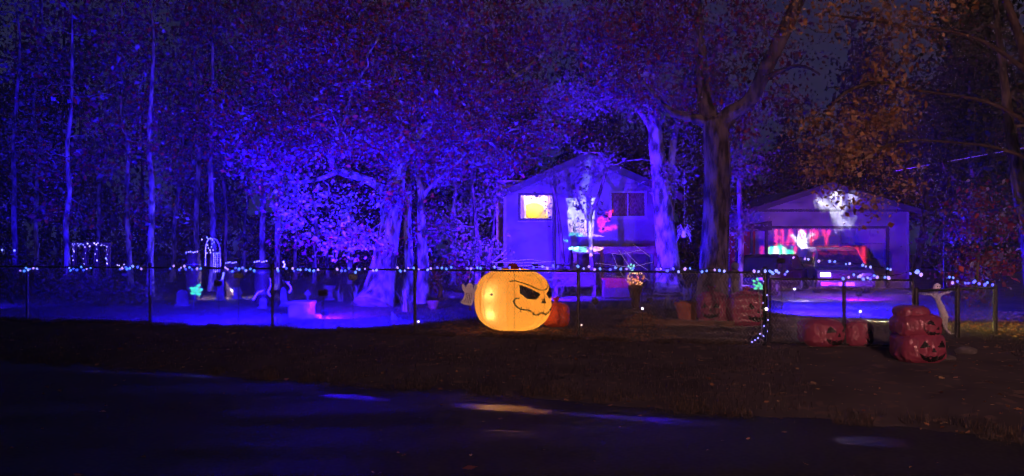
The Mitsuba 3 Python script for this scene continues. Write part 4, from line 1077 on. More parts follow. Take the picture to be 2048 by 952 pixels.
for i, (px, py, Y, hh, n_, lab) in enumerate([(680, 600, 22.5, 0.75, 14, 'spiky plant with curved pale leaves beside the pedestal urn'), (712, 604, 22, 0.8, 12, 'spiky plant with curved pale leaves close to the flared trunk'), (812, 622, 19, 0.85, 26, 'clump of tall upright grass left of the third fence post'),
                                              (1340, 618, 20, 0.6, 22, 'clump of long leaves under the orange wire pumpkin, by the thick trunk'), (1375, 600, 23, 0.8, 24, 'upright leafy clump right behind the thick trunk base'), (790, 640, 16.8, 0.25, 14, 'small tuft of leaves in front of the grass clump'), (1505, 610, 17, 0.5, 14, 'leafy clump behind the green light at the gate post'), (555, 648, 16, 0.3, 18, 'weeds at the foot of the second fence post')]):
    rg = np.random.default_rng(300 + i)
    p = gnd(px, py) if Y is None else np.array([(px - CX) / F * Y, Y, 0])
    V, Fc, base = [], [], 0
    for k in range(n_):
        an = rg.uniform(0, 2 * np.pi); out = rg.uniform(0.12, 0.55) * hh; h = hh * rg.uniform(0.55, 1.1); wd = rg.uniform(0.010, 0.022)
        u = np.linspace(0, 1, 7)
        c = p + np.c_[np.cos(an) * out * u ** 1.6, np.sin(an) * out * u ** 1.6, h * (u - 0.35 * u ** 3)] + np.array([rg.normal() * 0.06, rg.normal() * 0.06, 0])
        s_ = np.array([-np.sin(an), np.cos(an), 0]) * wd
        ww = (1 - u ** 2)[:, None] * s_ + s_ * 0.05
        V.append(np.concatenate([c - ww, c + ww])); j = np.arange(6)
        Fc += [np.c_[j, j + 1, j + 7] + base, np.c_[j + 1, j + 8, j + 7] + base]; base += 14
    V = np.vstack(V)
    t = thing('spiky_plant', lab, 'plant')
    obj('leaf_blades', (V, np.vstack(Fc)), 'm_plant', t, color=np.tile([[0.22, 0.24, 0.20]], (len(V), 1)), kind='stuff')

for i, (px, Y, base, lab) in enumerate([(387, 23.5, 568, 'dark barrel with small white lights on its rim, left of the garden arch'), (465, 25.0, 590, 'dark barrel with small white lights on its rim, right of the garden arch'), (524, 22.0, 585, 'dark barrel with small white lights on its rim, by the second fence post')]):
    yy = (505, 526, 524)[i]
    p = np.array([(px - CX) / F * Y, Y, 0.0])
    h = EYE - (yy - HY) / F * Y
    t = thing('lit_barrel', lab, 'barrel', 'barrels with lights on the rim')
    obj('body', lathe([(0, 0), (0.19, 0), (0.24, h * 0.5), (0.19, h - 0.03), (0.17, h - 0.03), (0.16, h - 0.1), (0, h - 0.1)], 20).apply_translation(p), 'm_dark_wood', t, smooth=40)
    for hz in (0.25, 0.75):
        obj('hoop', lathe([(0.225, h * hz - 0.02), (0.232, h * hz - 0.02), (0.232, h * hz + 0.02), (0.225, h * hz + 0.02)], 20).apply_translation(p), 'm_galvanised', t)
    for k in range(6):
        again('bulb', bulb_shape((WHITE, PINK)[k % 2], 0.024), t, T().translate((p + [-0.17 + 0.068 * k, -0.14 + 0.02 * (k % 2), h + 0.015 * (k % 3)]).tolist()))

# arbor outlined with warm white bulbs, lattice arch
ab = thing('lit_arbor', 'dark timber arbor outlined with warm white lights at the far left', 'arbor')
aY = 24.0
WARM = (0.75, 0.62, 0.36)
for x in (149, 172, 195, 217):
    p = at(x, 0, aY)
    obj('post', B(p[0] - 0.05, p[0] + 0.05, aY - 0.05, aY + 0.05, 0, at(0, 489, aY)[2] - 0.05), 'm_dark_wood', ab)
obj('beam', B(at(143, 0, aY)[0], at(222, 0, aY)[0], aY - 0.07, aY + 0.07, at(0, 489, aY)[2] - 0.047, at(0, 485, aY)[2]), 'm_dark_wood', ab)
rg = random.Random(4)
AB = [(147, 488), (150, 490), (153, 488), (157, 488), (161, 488), (166, 488), (171, 489), (179, 488), (190, 488), (194, 488), (199, 487), (207, 488), (149, 497), (151, 503), (149, 511), (150, 521), (172, 495), (173, 507), (171, 516), (173, 527), (195, 497), (194, 509), (196, 522), (217, 494), (216, 501), (218, 508), (216, 515), (218, 521), (216, 528), (160, 492), (183, 491), (205, 492), (212, 491), (236, 530), (242, 531), (249, 530)]
for x, y in AB:
    again('bulb', bulb_shape(WARM if rg.random() < 0.8 else WHITE, rg.choice((0.015, 0.02, 0.027))), ab, T().translate((at(x + rg.uniform(-2, 2), y + rg.uniform(-1.5, 1.5), aY) - [0, 0.08, 0]).tolist()))
ar = thing('garden_arch', 'white lattice garden arch with warm lights along its curve, among the slender trunks', 'garden arch')
rY = 25.5
arc = [(411, 532), (411, 500), (414, 484), (420, 477), (428, 477), (436, 484), (440, 500), (441, 534)]
for dy in (-0.25, 0.25):
    obj('hoop', tube(curve([at(a, b, rY + dy) for a, b in arc], 24), 0.022, 6), 'm_white', ar, smooth=True)
for i in range(9):
    y = 506 + i * 4.5
    obj('lattice_bar', tube([at(427, y, rY + 0.25), at(440, y, rY + 0.25)], 0.012, 5), 'm_white', ar)
for i in range(4):
    obj('lattice_bar', tube([at(427 + i * 4.2, 505, rY + 0.262), at(427 + i * 4.2, 545, rY + 0.262)], 0.012, 5), 'm_white', ar)
for x, y in [(411, 479), (421, 475), (423, 478), (428, 477), (432, 480), (435, 485), (422, 490), (424, 496), (430, 494), (433, 500), (421, 506), (428, 505), (434, 507), (440, 507), (444, 506), (427, 500), (431, 488)]:
    again('bulb', bulb_shape(WARM if rg.random() < 0.5 else WHITE, 0.024), ar, T().translate((at(x, y, rY) - [0, 0.30, 0]).tolist()))

# ------------------------------------------------------------------ garden lights
def flower_light(label, px, py, Y, base, petals, r=0.045, col=(0.07, 0.95, 0.28)):
    t = thing('flower_light', label, 'solar light')
    c = at(px, py, Y)
    obj('stake', tube(curve([(at(base[0], 0, Y)[0], Y, -0.1), (at((base[0] * 2 + px) / 3, 0, Y)[0], Y, c[2] * 0.5), c + [0, 0.03, 0]], 8), 0.010, 6), 'm_galvanised', t)
    sh = trimesh.creation.icosphere(2, r)
    for a, b, sx, an in petals:
        m = sh.copy(); m.vertices[:] *= [1.25 * sx, 0.5, 0.75 * sx]
        rot(m, an, (0, 1, 0))
        obj('petal', mv(m, at(a, b, Y)), 'm_green_petal', t, smooth=True, emit=col, weight=0.03)


flower_light('green glowing flower light on a thin stake in the left lawn', 392, 580, 19.2, (386, 622), [(397, 571, 1, -20), (401, 580, 1.1, -25), (397, 588, 1.1, 5), (385, 587, 1, 10), (384, 577, 1, 20), (391, 577, 1.2, 0), (388, 581, 1.2, 0), (393, 583, 0.8, 0)], 0.052)
flower_light('green glowing cluster light at the top of the gate post', 1516, 568, 13.4, (1524, 650), [(1508, 562, 0.8, 10), (1515, 559, 0.8, 60), (1519, 567, 0.8, 30), (1524, 572, 0.8, 20), (1515, 572, 0.9, 0), (1511, 577, 0.8, 0), (1522, 577, 0.8, 0), (1508, 569, 0.6, 0)], 0.036, (0.14, 1.0, 0.5))
lampc = {}


def stake_lamp(label, px, py, Y, r=0.03, col=(5, 4.4, 3.2), light=None, aim=None, cut=60):
    t = thing('stake_lamp', label, 'garden lamp')
    c = at(px, py, Y)
    obj('stake', tube([[c[0], Y, -0.1], [c[0], Y, c[2] - r]], 0.009, 6), 'm_black_metal', t)
    obj('lens', mv(trimesh.creation.icosphere(2, r), c), 'm_bulb', t, smooth=True, emit=col, weight=0.02)
    obj('cap', mv(trimesh.creation.cone(r * 1.5, r * 1.1, sections=14), c + [0, 0, r * 0.92]), 'm_black_metal', t)
    if light is not None:
        if aim is None:
            scene[t + '_light'] = {'type': 'point', 'position': (c - [0, r * 1.8, r]).tolist(), 'intensity': lit(light), 'sampling_weight': 0.3}
        else:
            d = (np.array(aim) - c); d /= np.linalg.norm(d)
            scene[t + '_light'] = {'type': 'spot', 'to_world': T().look_at(origin=(c + d * r * 1.6).tolist(), target=list(map(float, aim)), up=[0, 0, 1]), 'intensity': lit(light), 'cutoff_angle': cut, 'beam_width': cut * 0.4, 'sampling_weight': 0.3}
    return t


stake_lamp('small warm lamp lighting the ground between the left gravestones', 464, 581, 24.2, 0.04, (3, 2.7, 2.2), np.array([1, 0.8, 0.45]) * 9)
stake_lamp('small white lamp at the foot of the third fence post', 837, 643, 14.1, 0.02)
stake_lamp('small white topped lamp before the leaf heap right of the big pumpkin', 1285, 617, 14.8, 0.023, (5, 5, 4.8))
stake_lamp('small warm lamp on the gate post below the green cluster light', 1533, 618, 12.3, 0.026, (5.5, 4.4, 3.6))
stake_lamp('small warm lamp in front of the tall parked car', 1589, 578, 22, 0.034, (5, 4.6, 3.6), np.array([1, 0.75, 0.5]) * 14, gnd(1635, 590), 55)
stake_lamp('small yellow lamp throwing a streak of light on the ground left of the bag stack', 1721, 623, 16.6, 0.028, (6, 5.2, 2.2), np.array([1, 0.80, 0.14]) * 160, gnd(1775, 645), 40)
stake_lamp('pale little flag marker made to glow at the foot of the post right of the pumpkin', 1163, 650, 13.3, 0.016, (2.6, 1.6, 1.4))  # a small flag marker; its glowing lens is added

# orange wire pumpkin of lights on a dark stand
wp = thing('wire_pumpkin', 'small wire pumpkin of orange and green fairy lights on a dark stand', 'light decoration')
wY = 19.0
c = at(1271, 557, wY)
for k in range(8):
    a = k * np.pi / 8
    th = np.linspace(0, 2 * np.pi, 20)
    obj('wire', tube(np.c_[0.21 * np.cos(th) * np.cos(a), 0.21 * np.cos(th) * np.sin(a), 0.17 * np.sin(th)] + c, 0.005, 4), 'm_black_metal', wp)
rg = np.random.default_rng(8)
for k in range(46):
    u = rg.normal(size=3); u /= np.linalg.norm(u)
    again('orange_bulb', bulb_shape(((1.6, 0.5, 0.06), (1.5, 0.2, 0.03), (1.8, 0.9, 0.35))[k % 3], 0.019), wp, T().translate((c + u * [0.22, 0.22, 0.18]).tolist()))
for x, y in [(1257, 533), (1262, 529), (1266, 533), (1261, 536), (1268, 531), (1263, 543), (1267, 544), (1270, 546), (1265, 541), (1260, 544)]:
    again('green_bulb', bulb_shape((0.2, 1.1, 0.5), 0.026), wp, T().translate(at(x, y, wY).tolist()))
obj('stem', tube([c + [-0.03, 0, 0.17], c + [-0.06, 0, 0.28], c + [-0.10, 0, 0.34]], 0.018, 6), 'm_black_metal', wp)
obj('stand', lathe([(0, 0), (0.20, 0), (0.19, 0.05), (0.10, 0.10), (0.13, 0.4), (0.20, c[2] - 0.18), (0, c[2] - 0.18)], 18).apply_translation([c[0], wY, 0]), 'm_dark_wood', wp, smooth=40)

# ------------------------------------------------------------------ webs, bench, chest, pots
for lab, Y, L in (('web of white ropes stretched before the deck right of the pumpkin', 20.0, [[(1222, 506), (1240, 509), (1262, 504), (1282, 500)], [(1224, 506), (1236, 536)], [(1237, 500), (1258, 532)], [(1248, 500), (1275, 528), (1296, 540)], [(1266, 488), (1300, 513)], [(1262, 534), (1282, 530), (1306, 524)], [(1240, 543), (1264, 578)], [(1272, 543), (1299, 562)], [(1212, 551), (1235, 553), (1258, 552)], [(1190, 526), (1222, 530), (1258, 534)], [(1270, 584), (1277, 605)]]),
                  ('web of white ropes between the house corner and the top of the pumpkin', 21.0, [[(1012, 500), (984, 524)], [(1014, 516), (990, 528)], [(984, 525), (1040, 526), (1110, 523)], [(1005, 533), (1060, 531), (1108, 536)], [(1086, 546), (1106, 543), (1104, 560)], [(1080, 558), (1106, 560)], [(1108, 520), (1109, 546)], [(1018, 522), (1060, 519), (1100, 524)]])):
    wb = thing('rope_web', lab, 'rope web', 'rope webs in front of the house')
    for ln in L:
        obj('strand', tube([at(a, b, Y + 0.004 * b - 2) for a, b in ln], 0.0085, 5), 'm_rope', wb)
bn = thing('bench', 'long dark wooden bench with a high back in front of the deck', 'bench')
b0, b1 = at(1106, 0, 24.5)[0], at(1193, 0, 24.5)[0]
for i in range(5):
    obj('back_slat', B(b0, b1, 24.62, 24.65, 0.42 + i * 0.085, 0.49 + i * 0.085), 'm_dark_wood', bn)
for i in range(4):
    obj('seat_slat', B(b0, b1, 24.16 + i * 0.11, 24.25 + i * 0.11, 0.38, 0.41), 'm_dark_wood', bn)
for x in (b0 + 0.05, b1 - 0.13):
    obj('leg', cat_([B(x, x + 0.08, 24.18, 24.26, 0, 0.378), B(x, x + 0.08, 24.655, 24.72, 0, 0.86)]), 'm_dark_wood', bn)
    obj('arm_rest', B(x, x + 0.08, 24.16, 24.65, 0.60, 0.63), 'm_dark_wood', bn)
ch = thing('chest', 'low wooden chest with a red cloth over it, right of the dark bench', 'chest')
c0, c1 = at(1205, 0, 24)[0], at(1258, 0, 24)[0]
obj('box', rbox(c0, c1, 23.7, 24.2, 0.05, 0.62, 0.02), 'm_dark_wood', ch)
obj('cloth', cat_([rbox(c0 - 0.02, c1 + 0.02, 23.68, 24.22, 0.60, 0.66, 0.015), B(c0 + 0.05, c1 - 0.05, 23.672, 23.694, 0.36, 0.63)]), 'm_red_cloth', ch)
dsh = tree('dark_conical_shrub', 'dark pointed shrub standing before the deck under the teal bulbs', [stem([(1137, 600, 25.5, 6), (1137, 540, 25.5, 5), (1138, 505, 25.5, 2)])], [(1137, 540, 25.4, 0.34, 0.55, 0.3), (1140, 512, 25.4, 0.2, 0.3, 0.2)], [((0.03, 0.03, 0.025), 1)], seed=80, spacing=0.26, per=60, spread=0.13, leaf=0.07, cat='shrub', sides=5, minz=0.1)
for lab, px, base, r, h in (('terracotta pot at the foot of the thick trunk', 1374, 641, 0.29, 0.40), ('small pale pot in the shade left of the wooden ghost', 866, 618, 0.17, 0.22), ('little terracotta pot beside the grass clump', 842, 600, 0.15, 0.2)):
    p = gnd(px, base)
    t = thing('plant_pot', lab, 'plant pot', 'plant pots in the yard')
    obj('pot', lathe([(0, 0), (r * 0.62, 0), (r * 0.9, h * 0.84), (r, h * 0.84), (r, h), (r * 0.88, h), (r * 0.82, h * 0.86), (r * 0.8, h * 0.8), (0, h * 0.8)], 22).apply_translation(p), 'm_terracotta', t, smooth=35)
    obj('soil', mv(trimesh.creation.cylinder(r * 0.79, 0.02, sections=22), p + [0, 0, h * 0.82]), 'm_dark_wood', t)
te = thing('timber_edging', 'dark weathered timber lying along the bed under the thick trunk', 'timber edging')
p, q = gnd(1312, 650), gnd(1470, 655)
d = (q - p) / np.linalg.norm(q - p)
for i in range(2):
    a, b = p + (q - p) * i / 2, p + (q - p) * (i + 1) / 2 - d * 0.01
    obj('timber', tube([a + [0, 0, 0.05], (a + b) / 2 + [0, 0, 0.055], b + [0, 0, 0.05]], 0.075, 8, 0.1, i), 'm_wood', te, smooth=40)
sp = thing('white_spider', 'white toy spider with bent legs beside the thick trunk', 'toy spider')
c = at(1368, 464, 23.4)
obj('body', cat_([mv(trimesh.creation.icosphere(2, 0.05), c), mv(trimesh.creation.icosphere(2, 0.08), c + [0.0, 0.05, -0.10])]), 'm_white', sp, smooth=True)
for k in range(8):
    s_ = -1 if k < 4 else 1
    u = (k % 4 - 1.5) * 0.09
    obj('leg', tube([c, c + [s_ * 0.12, -0.02, 0.10 + u], c + [s_ * 0.22, 0.0, -0.08 + u * 1.6]], [0.012, 0.010, 0.006], 5), 'm_white', sp)
obj('thread', tube([c, c + [0.1, 0.3, 2.0]], 0.003, 4), 'm_rope', sp)
fg = thing('garden_figure', 'small pale hooded garden figure beside the thick trunk, before the low car', 'garden figure')
p = np.array([at(1470, 0, 18.5)[0], 18.5, 0])
obj('robe', lathe([(0, 0), (0.16, 0), (0.14, 0.3), (0.10, 0.75), (0.13, 0.95), (0.10, 1.05), (0.05, 1.08), (0, 1.08)], 18).apply_translation(p), 'm_stone', fg, smooth=50)
obj('hood', mv(trimesh.creation.icosphere(2, 0.10), p + [0, 0, 1.17]), 'm_stone', fg, smooth=True)
ov = thing('overhead_cable', 'thin overhead cable sloping across the dark trees at upper right', 'cable')
obj('wire', tube(curve([at(1790, 342, 26), at(1900, 322, 24), at(2100, 286, 21), at(2600, 180, 16)], 30), 0.012, 5), 'm_rope', ov)
obj('bracket', mv(trimesh.creation.icosphere(1, 0.05), at(1790, 342, 26)), 'm_black_metal', ov)
for lab, px, py, r in (('pale rock on the dark verge right of the bag stack', 1932, 722, 0.12), ('flat pale rock beside the other, nearer the bag stack', 1895, 731, 0.09), ('mossy rock in the leaf heap right of the big pumpkin', 1300, 662, 0.12)):
    p = gnd(px, py, -0.12); p[2] = fence_z(p)
    m = trimesh.creation.icosphere(3, r)
    m.vertices[:] *= (1 + 0.5 * (meshkit.fbm(m.vertices * 9 + px, 3, px) - 0.5))[:, None] * [1.3, 1, 0.6]
    obj('rock', mv(m, p + [0, 0, r * 0.25]), 'm_stone', smooth=True, label=lab, cat='rock')

# ------------------------------------------------------------------ grass and litter
def blades(pts, h, w, rng, col, lean=0.5):
    n = len(pts)
    an = rng.uniform(0, 2 * np.pi, n)
    hh = h * rng.uniform(0.5, 1.3, n)
    s_ = np.c_[-np.sin(an), np.cos(an), an * 0] * w
    tip = pts + np.c_[np.cos(an) * hh * lean * rng.uniform(0, 1, n), np.sin(an) * hh * lean * rng.uniform(0, 1, n), hh]
    v = np.stack([pts - s_, pts + s_, tip], 1).reshape(-1, 3)
    c = np.repeat(np.array(col)[rng.integers(0, len(col), n)] * rng.uniform(0.6, 1.3, (n, 1)), 3, 0)
    return (v, np.arange(3 * n).reshape(-1, 3)), c


def onground(x, y, dz=0.0):
    return np.c_[x, y, ground_z(x, y) + dz]


rng = np.random.default_rng(55)
GC = [(0.055, 0.050, 0.050), (0.085, 0.07, 0.072), (0.12, 0.09, 0.085), (0.035, 0.033, 0.035)]
n = 110000
x = rng.uniform(-12, 10, n); y = rng.uniform(7, 20, n)
d = fence_dist(x, y); e = y - road_edge(x)
den = meshkit.fbm(np.c_[x * 1.4, y * 1.4, x * 0], 3, 12)
ok = (e > 0.25 + 0.5 * den) & (np.abs(x) < y * 0.75) & (rng.random(n) < np.clip((den - 0.28) * 3, 0.1, 1)) & ~((x > 4.6 + (y - 12) * 0.33) & (x < 7.8 + (y - 12) * 0.4))
bl, c = blades(onground(x[ok], y[ok]), 0.055, 0.006, rng, GC)
obj('grass', bl, 'm_plant', color=c, kind='stuff', label='short rough grass on the verge and the yard lawn', cat='grass')
# taller tufts at the fence foot and along the road's edge
n = 26000
u = rng.uniform(0, 1, n)
ix = rng.uniform(-12, 9, n)
ie = road_edge(ix) + 0.35 + rng.normal(size=n) * 0.22
k = meshkit.fbm(np.c_[ix * 2.5, ie * 2.5, ix * 0], 2, 6) > 0.47
p1 = onground(ix[k], ie[k])
fx = np.interp(u, [0, 1], [fat(-200)[0], fat(1530)[0]]); fy_ = np.interp(u, [0, 1], [fat(-200)[1], fat(1530)[1]])
off = rng.normal(size=n) * 0.05
p2 = onground(fx + fnor[0] * off, fy_ + fnor[1] * off)
p2 = p2[(meshkit.fbm(p2 * 2.2, 2, 7) > 0.45)]
bl, c = blades(np.vstack([p1, p2]), 0.085, 0.0045, rng, GC + [(0.16, 0.11, 0.06)], 0.7)
obj('edge_grass', bl, 'm_plant', color=c, kind='stuff', label='longer ragged grass along the road edge and under the fence', cat='grass')
n = 60000
x = rng.uniform(-3.2, 3.6, n); y = near_edge(x) - np.abs(rng.normal(size=n)) * 0.35 + 0.06
k = (meshkit.fbm(np.c_[x * 3, y * 3, x * 0], 3, 3) > 0.40) & (y > 4.2)
x, y = x[k], y[k]
z = ROADZ + 0.10 * np.clip((near_edge(x) - y) / 0.5, 0, 1) - 0.02
bl, c = blades(np.c_[x, y, z], 0.05, 0.0035, rng, [(0.10, 0.11, 0.08), (0.16, 0.16, 0.13), (0.06, 0.07, 0.04)], 0.8)
obj('near_grass', bl, 'm_plant', color=c, kind='stuff', label='grass tufts of the near verge at the bottom edge', cat='grass')


def litter(pts, size, pal, rng):
    n = len(pts)
    v, f = leaves(np.zeros((n, 3)), size, rng=rng)
    v = v.reshape(n, 4, 3)
    v[..., 2] *= 0.35
    v = v + (pts + [0, 0, size * 0.25])[:, None]
    return (v.reshape(-1, 3), f), leaf_colors(n, pal, rng)


LP = [((0.44, 0.22, 0.10), 3), ((0.22, 0.08, 0.04), 3), ((0.42, 0.28, 0.14), 2), ((0.12, 0.08, 0.05), 2)]
n = 20000
x = rng.uniform(-12, 12, n); y = rng.uniform(6.5, 26, n)
den = meshkit.fbm(np.c_[x * 0.9, y * 0.9, x * 0], 3, 31)
e = y - road_edge(x)
d = fence_dist(x, y)
near_edge_l = np.exp(-((e - 0.35) / 0.35) ** 2) * 1.2
near_f = np.exp(-(d / 0.25) ** 2)
ok = (e > 0.05) & (rng.random(n) < 0.12 + np.clip(den - 0.5, 0, 1) * 2 + near_edge_l * (x > -2.0) * 0.6 + near_f * 0.4)
pts_ = onground(x[ok], y[ok])
rx_ = rng.uniform(9.0, 13.5, 5000); ry_ = rng.uniform(13.5, 19, 5000)        # drifts beyond the low fence
lx_ = rng.uniform(-1.6, 3.0, 2600); ly_ = np.interp(lx_, [FENCE_A[0], FENCE_B[0]], [FENCE_A[1], FENCE_B[1]]) + np.abs(rng.normal(size=2600)) * 0.8 - 0.05   # drifted against the fence
hp = gnd(1283, 655)[:2] + rng.normal(size=(1400, 2)) * [0.20, 0.16]            # the heap right of the pumpkin
pts_ = np.vstack([pts_, onground(rx_, ry_), onground(lx_, ly_)])
rr = rng.uniform(-7, 4, 120); ryy = rng.uniform(5.6, 10.5, 120)
okr = ryy < road_edge(rr) - 0.2
pts_ = np.vstack([pts_, np.c_[rr[okr], ryy[okr], rr[okr] * 0 + ROADZ + 0.012]])
m_, c = litter(pts_, 0.055, LP, rng)
obj('fallen_leaves', m_, 'm_leaf', color=c, kind='stuff', label='fallen autumn leaves scattered over verge, yard and road', cat='leaves')
hz = onground(hp[:, 0], hp[:, 1])
rr = np.linalg.norm((hp - gnd(1283, 655)[:2]) / [0.45, 0.35], axis=1)
hz[:, 2] += 0.30 * np.clip(1 - rr ** 2, 0, 1) * rng.uniform(0.3, 1, len(hz))
m_, c = litter(hz, 0.06, LP, rng)
obj('leaf_heap', m_, 'm_leaf', color=c, kind='stuff', label='heap of brown fallen leaves right of the big pumpkin', cat='leaves')

# ------------------------------------------------------------------ floodlights
def flood(label, pos, aim, I, col=BLUE, cut=70, beam=45, stand=True, weight=1.0):
    pos, aim = np.array(pos, float), np.array(aim, float)
    d = (aim - pos) / np.linalg.norm(aim - pos)
    t = thing('flood_light', label, 'flood light', 'small black flood lights')
    yaw = math.degrees(math.atan2(d[0], d[1])); pit = math.degrees(math.asin(d[2]))
    def place(m):
        rot(m, pit, (1, 0, 0)); rot(m, -yaw, (0, 0, 1)); return mv(m, pos)
    obj('housing', place(cat_([rbox(-0.09, 0.09, -0.06, 0.0, -0.06, 0.06, 0.012), *[B(x - 0.004, x + 0.004, -0.085, -0.058, -0.05, 0.05) for x in np.linspace(-0.07, 0.07, 7)]])), 'm_black_metal', t)
    obj('lens', place(B(-0.08, 0.08, 0.002, 0.006, -0.05, 0.05)), 'm_bulb', t)
    obj('bracket', tube([pos - [0, 0, 0.02], pos - [0, 0.0, 0.10], [pos[0], pos[1], min(pos[2] - 0.15, -0.05)]], 0.010, 6), 'm_black_metal', t)
    scene[t + '_light'] = {'type': 'spot', 'to_world': T().look_at(origin=(pos + d * 0.02).tolist(), target=(pos + d * 5).tolist(), up=[0, 0, 1]), 'intensity': lit(np.array(col) * I), 'cutoff_angle': cut, 'beam_width': beam, 'sampling_weight': weight}


FL = lambda px, z, back=0.12: fat(px) + np.array([-fnor[0] * back, -fnor[1] * back, z])
flood('blue flood light low on the fence at the left, facing the wood', FL(430, 0.9), at(400, 380, 27), 210 * GAIN, cut=43, beam=22)
flood('blue flood light on the fence facing the drooping leaves', FL(640, 0.75), at(690, 370, 21), 480 * GAIN, cut=52, beam=28)
flood('violet flood light behind the pale stone block, facing the flared trunk', gnd(650, 640) + [0, 0, 0.18], at(752, 540, 20.6), 40 * GAIN, VIOLET, 62, 40)
flood('blue flood light in the lawn facing the house gable', gnd(1070, 606) + [0, 0, 1.1], at(1130, 420, 30), 700 * GAIN, VIOLET * [0.16, 0.3, 1])
flood('blue flood light behind the flared trunk, facing the upper branches', gnd(905, 604) + [0, 0, 0.15], at(900, 160, 21.5), 420 * GAIN, cut=52, beam=35)
flood('blue flood light at the foot of the two pale stems', gnd(1300, 608) + [0, 0, 0.15], at(1315, 250, 25.4), 190 * GAIN, cut=60, beam=30)
flood('blue flood light beside the driveway, facing the cars', np.array([6.3, 17.5, 1.3]), (10.0, 20.0, 0.0), 560 * GAIN, cut=50, beam=30)
flood('blue flood light behind the thick trunk, facing up into its crown', gnd(1462, 588) + [0, 0, 0.15], at(1420, 100, 22.5), 300 * GAIN)
flood('blue flood light in the wood at the far left', np.array([-14.5, 19.0, 0.3]), at(120, 470, 27), 110 * GAIN)
flood('violet flood light at the edge of the driveway, facing the garage', np.array([10.4, 22.5, 0.25]), at(1640, 420, 30), 85 * GAIN, (0.30, 0.003, 1.0), 65, 40)
flood('blue flood light on the fence rail, tilted down at the left lawn', FL(470, 1.05), gnd(470, 600), 340 * GAIN, cut=62, beam=45)
flood('blue flood light on the fence rail, tilted down at the pale stone block', FL(700, 1.05), gnd(670, 600), 340 * GAIN, cut=58, beam=42)
# a small lamp beyond the low fence, out to the right of the view
yl = np.array([15.0, 11.0, 3.6])
yk = thing('yard_lamp', 'warm lamp on a pole beyond the low fence, out to the right', 'street lamp')
obj('pole', tube([[yl[0] + 0.3, yl[1], -0.5], [yl[0] + 0.3, yl[1], yl[2] + 0.2]], 0.05, 10), 'm_galvanised', yk)
obj('head', mv(rbox(-0.15, 0.35, -0.1, 0.1, 0.05, 0.18, 0.03), yl), 'm_galvanised', yk)
scene['yard_lamp_light'] = {'type': 'spot', 'to_world': T().look_at(origin=yl.tolist(), target=[10.6, 15.6, 0.0], up=[0, 0, 1]), 'intensity': lit(np.array([1.0, 0.60, 0.25]) * 75), 'cutoff_angle': 32, 'beam_width': 10, 'sampling_weight': 0.5}
# the lamp of the house across the road, behind the viewer
sl = np.array([4.0, -11.0, 4.6])
sk = thing('street_lamp', 'warm lamp on a pole across the road, behind the viewer', 'street lamp')
obj('pole', tube([[sl[0], sl[1] - 0.4, -0.5], [sl[0], sl[1] - 0.4, sl[2] + 0.2]], 0.07, 10), 'm_galvanised', sk)
obj('head', mv(rbox(-0.15, 0.15, -0.45, -0.02, -0.10, 0.12, 0.03), sl), 'm_galvanised', sk)
scene['street_lamp_light'] = {'type': 'spot', 'to_world': T().look_at(origin=sl.tolist(), target=[6.2, 16.0, 6.6], up=[0, 0, 1]), 'intensity': lit(np.array([1.0, 0.46, 0.38]) * 620 * LAMP), 'cutoff_angle': 36, 'beam_width': 15}


# ------------------------------------------------------------------ projector lamps with slides
def seg(u, v, a, b, w):
    ax, ay = a; bx, by = b
    dx, dy = bx - ax, by - ay
    t = dr.clip(((u - ax) * dx + (v - ay) * dy) / (dx * dx + dy * dy + 1e-9), 0, 1)
    return dr.sqrt(dr.square(u - ax - t * dx) + dr.square(v - ay - t * dy)) - w


GLY = {'H': [((0, 0), (0, 1)), ((0.6, 0), (0.6, 1)), ((0, .5), (.6, .5))], 'A': [((0, 0), (.3, 1)), ((.3, 1), (.6, 0)), ((.12, .38), (.48, .38))], 'P': [((0, 0), (0, 1)), ((0, 1), (.5, .95)), ((.5, .95), (.5, .5)), ((.5, .5), (0, .48))],
       'Y': [((0, 1), (.3, .5)), ((.6, 1), (.3, .5)), ((.3, .5), (.3, 0))], 'L': [((0, 0), (0, 1)), ((0, 0), (.5, 0))], 'O': [((.05, .1), (.05, .9)), ((.55, .1), (.55, .9)), ((.05, .9), (.55, .9)), ((.05, .1), (.55, .1))],
       'W': [((0, 1), (.15, 0)), ((.15, 0), (.3, .7)), ((.3, .7), (.45, 0)), ((.45, 0), (.6, 1))], 'E': [((0, 0), (0, 1)), ((0, 1), (.5, 1)), ((0, .5), (.4, .5)), ((0, 0), (.5, 0))], 'N': [((0, 0), (0, 1)), ((0, 1), (.6, 0)), ((.6, 0), (.6, 1))]}


def word(u, v, text, x0, y0, h, adv, w):
    d = mi.Float(9.0)
    for i, ch in enumerate(text):
        for a, b in GLY[ch]:
            d = dr.minimum(d, seg(u, v, (x0 + i * adv + a[0] * h * 0.8, y0 + a[1] * h), (x0 + i * adv + b[0] * h * 0.8, y0 + b[1] * h), w))
    return d


def ell(u, v, cx, cy, rx, ry):
    return dr.sqrt(dr.square((u - cx) / rx) + dr.square((v - cy) / ry)) - 1


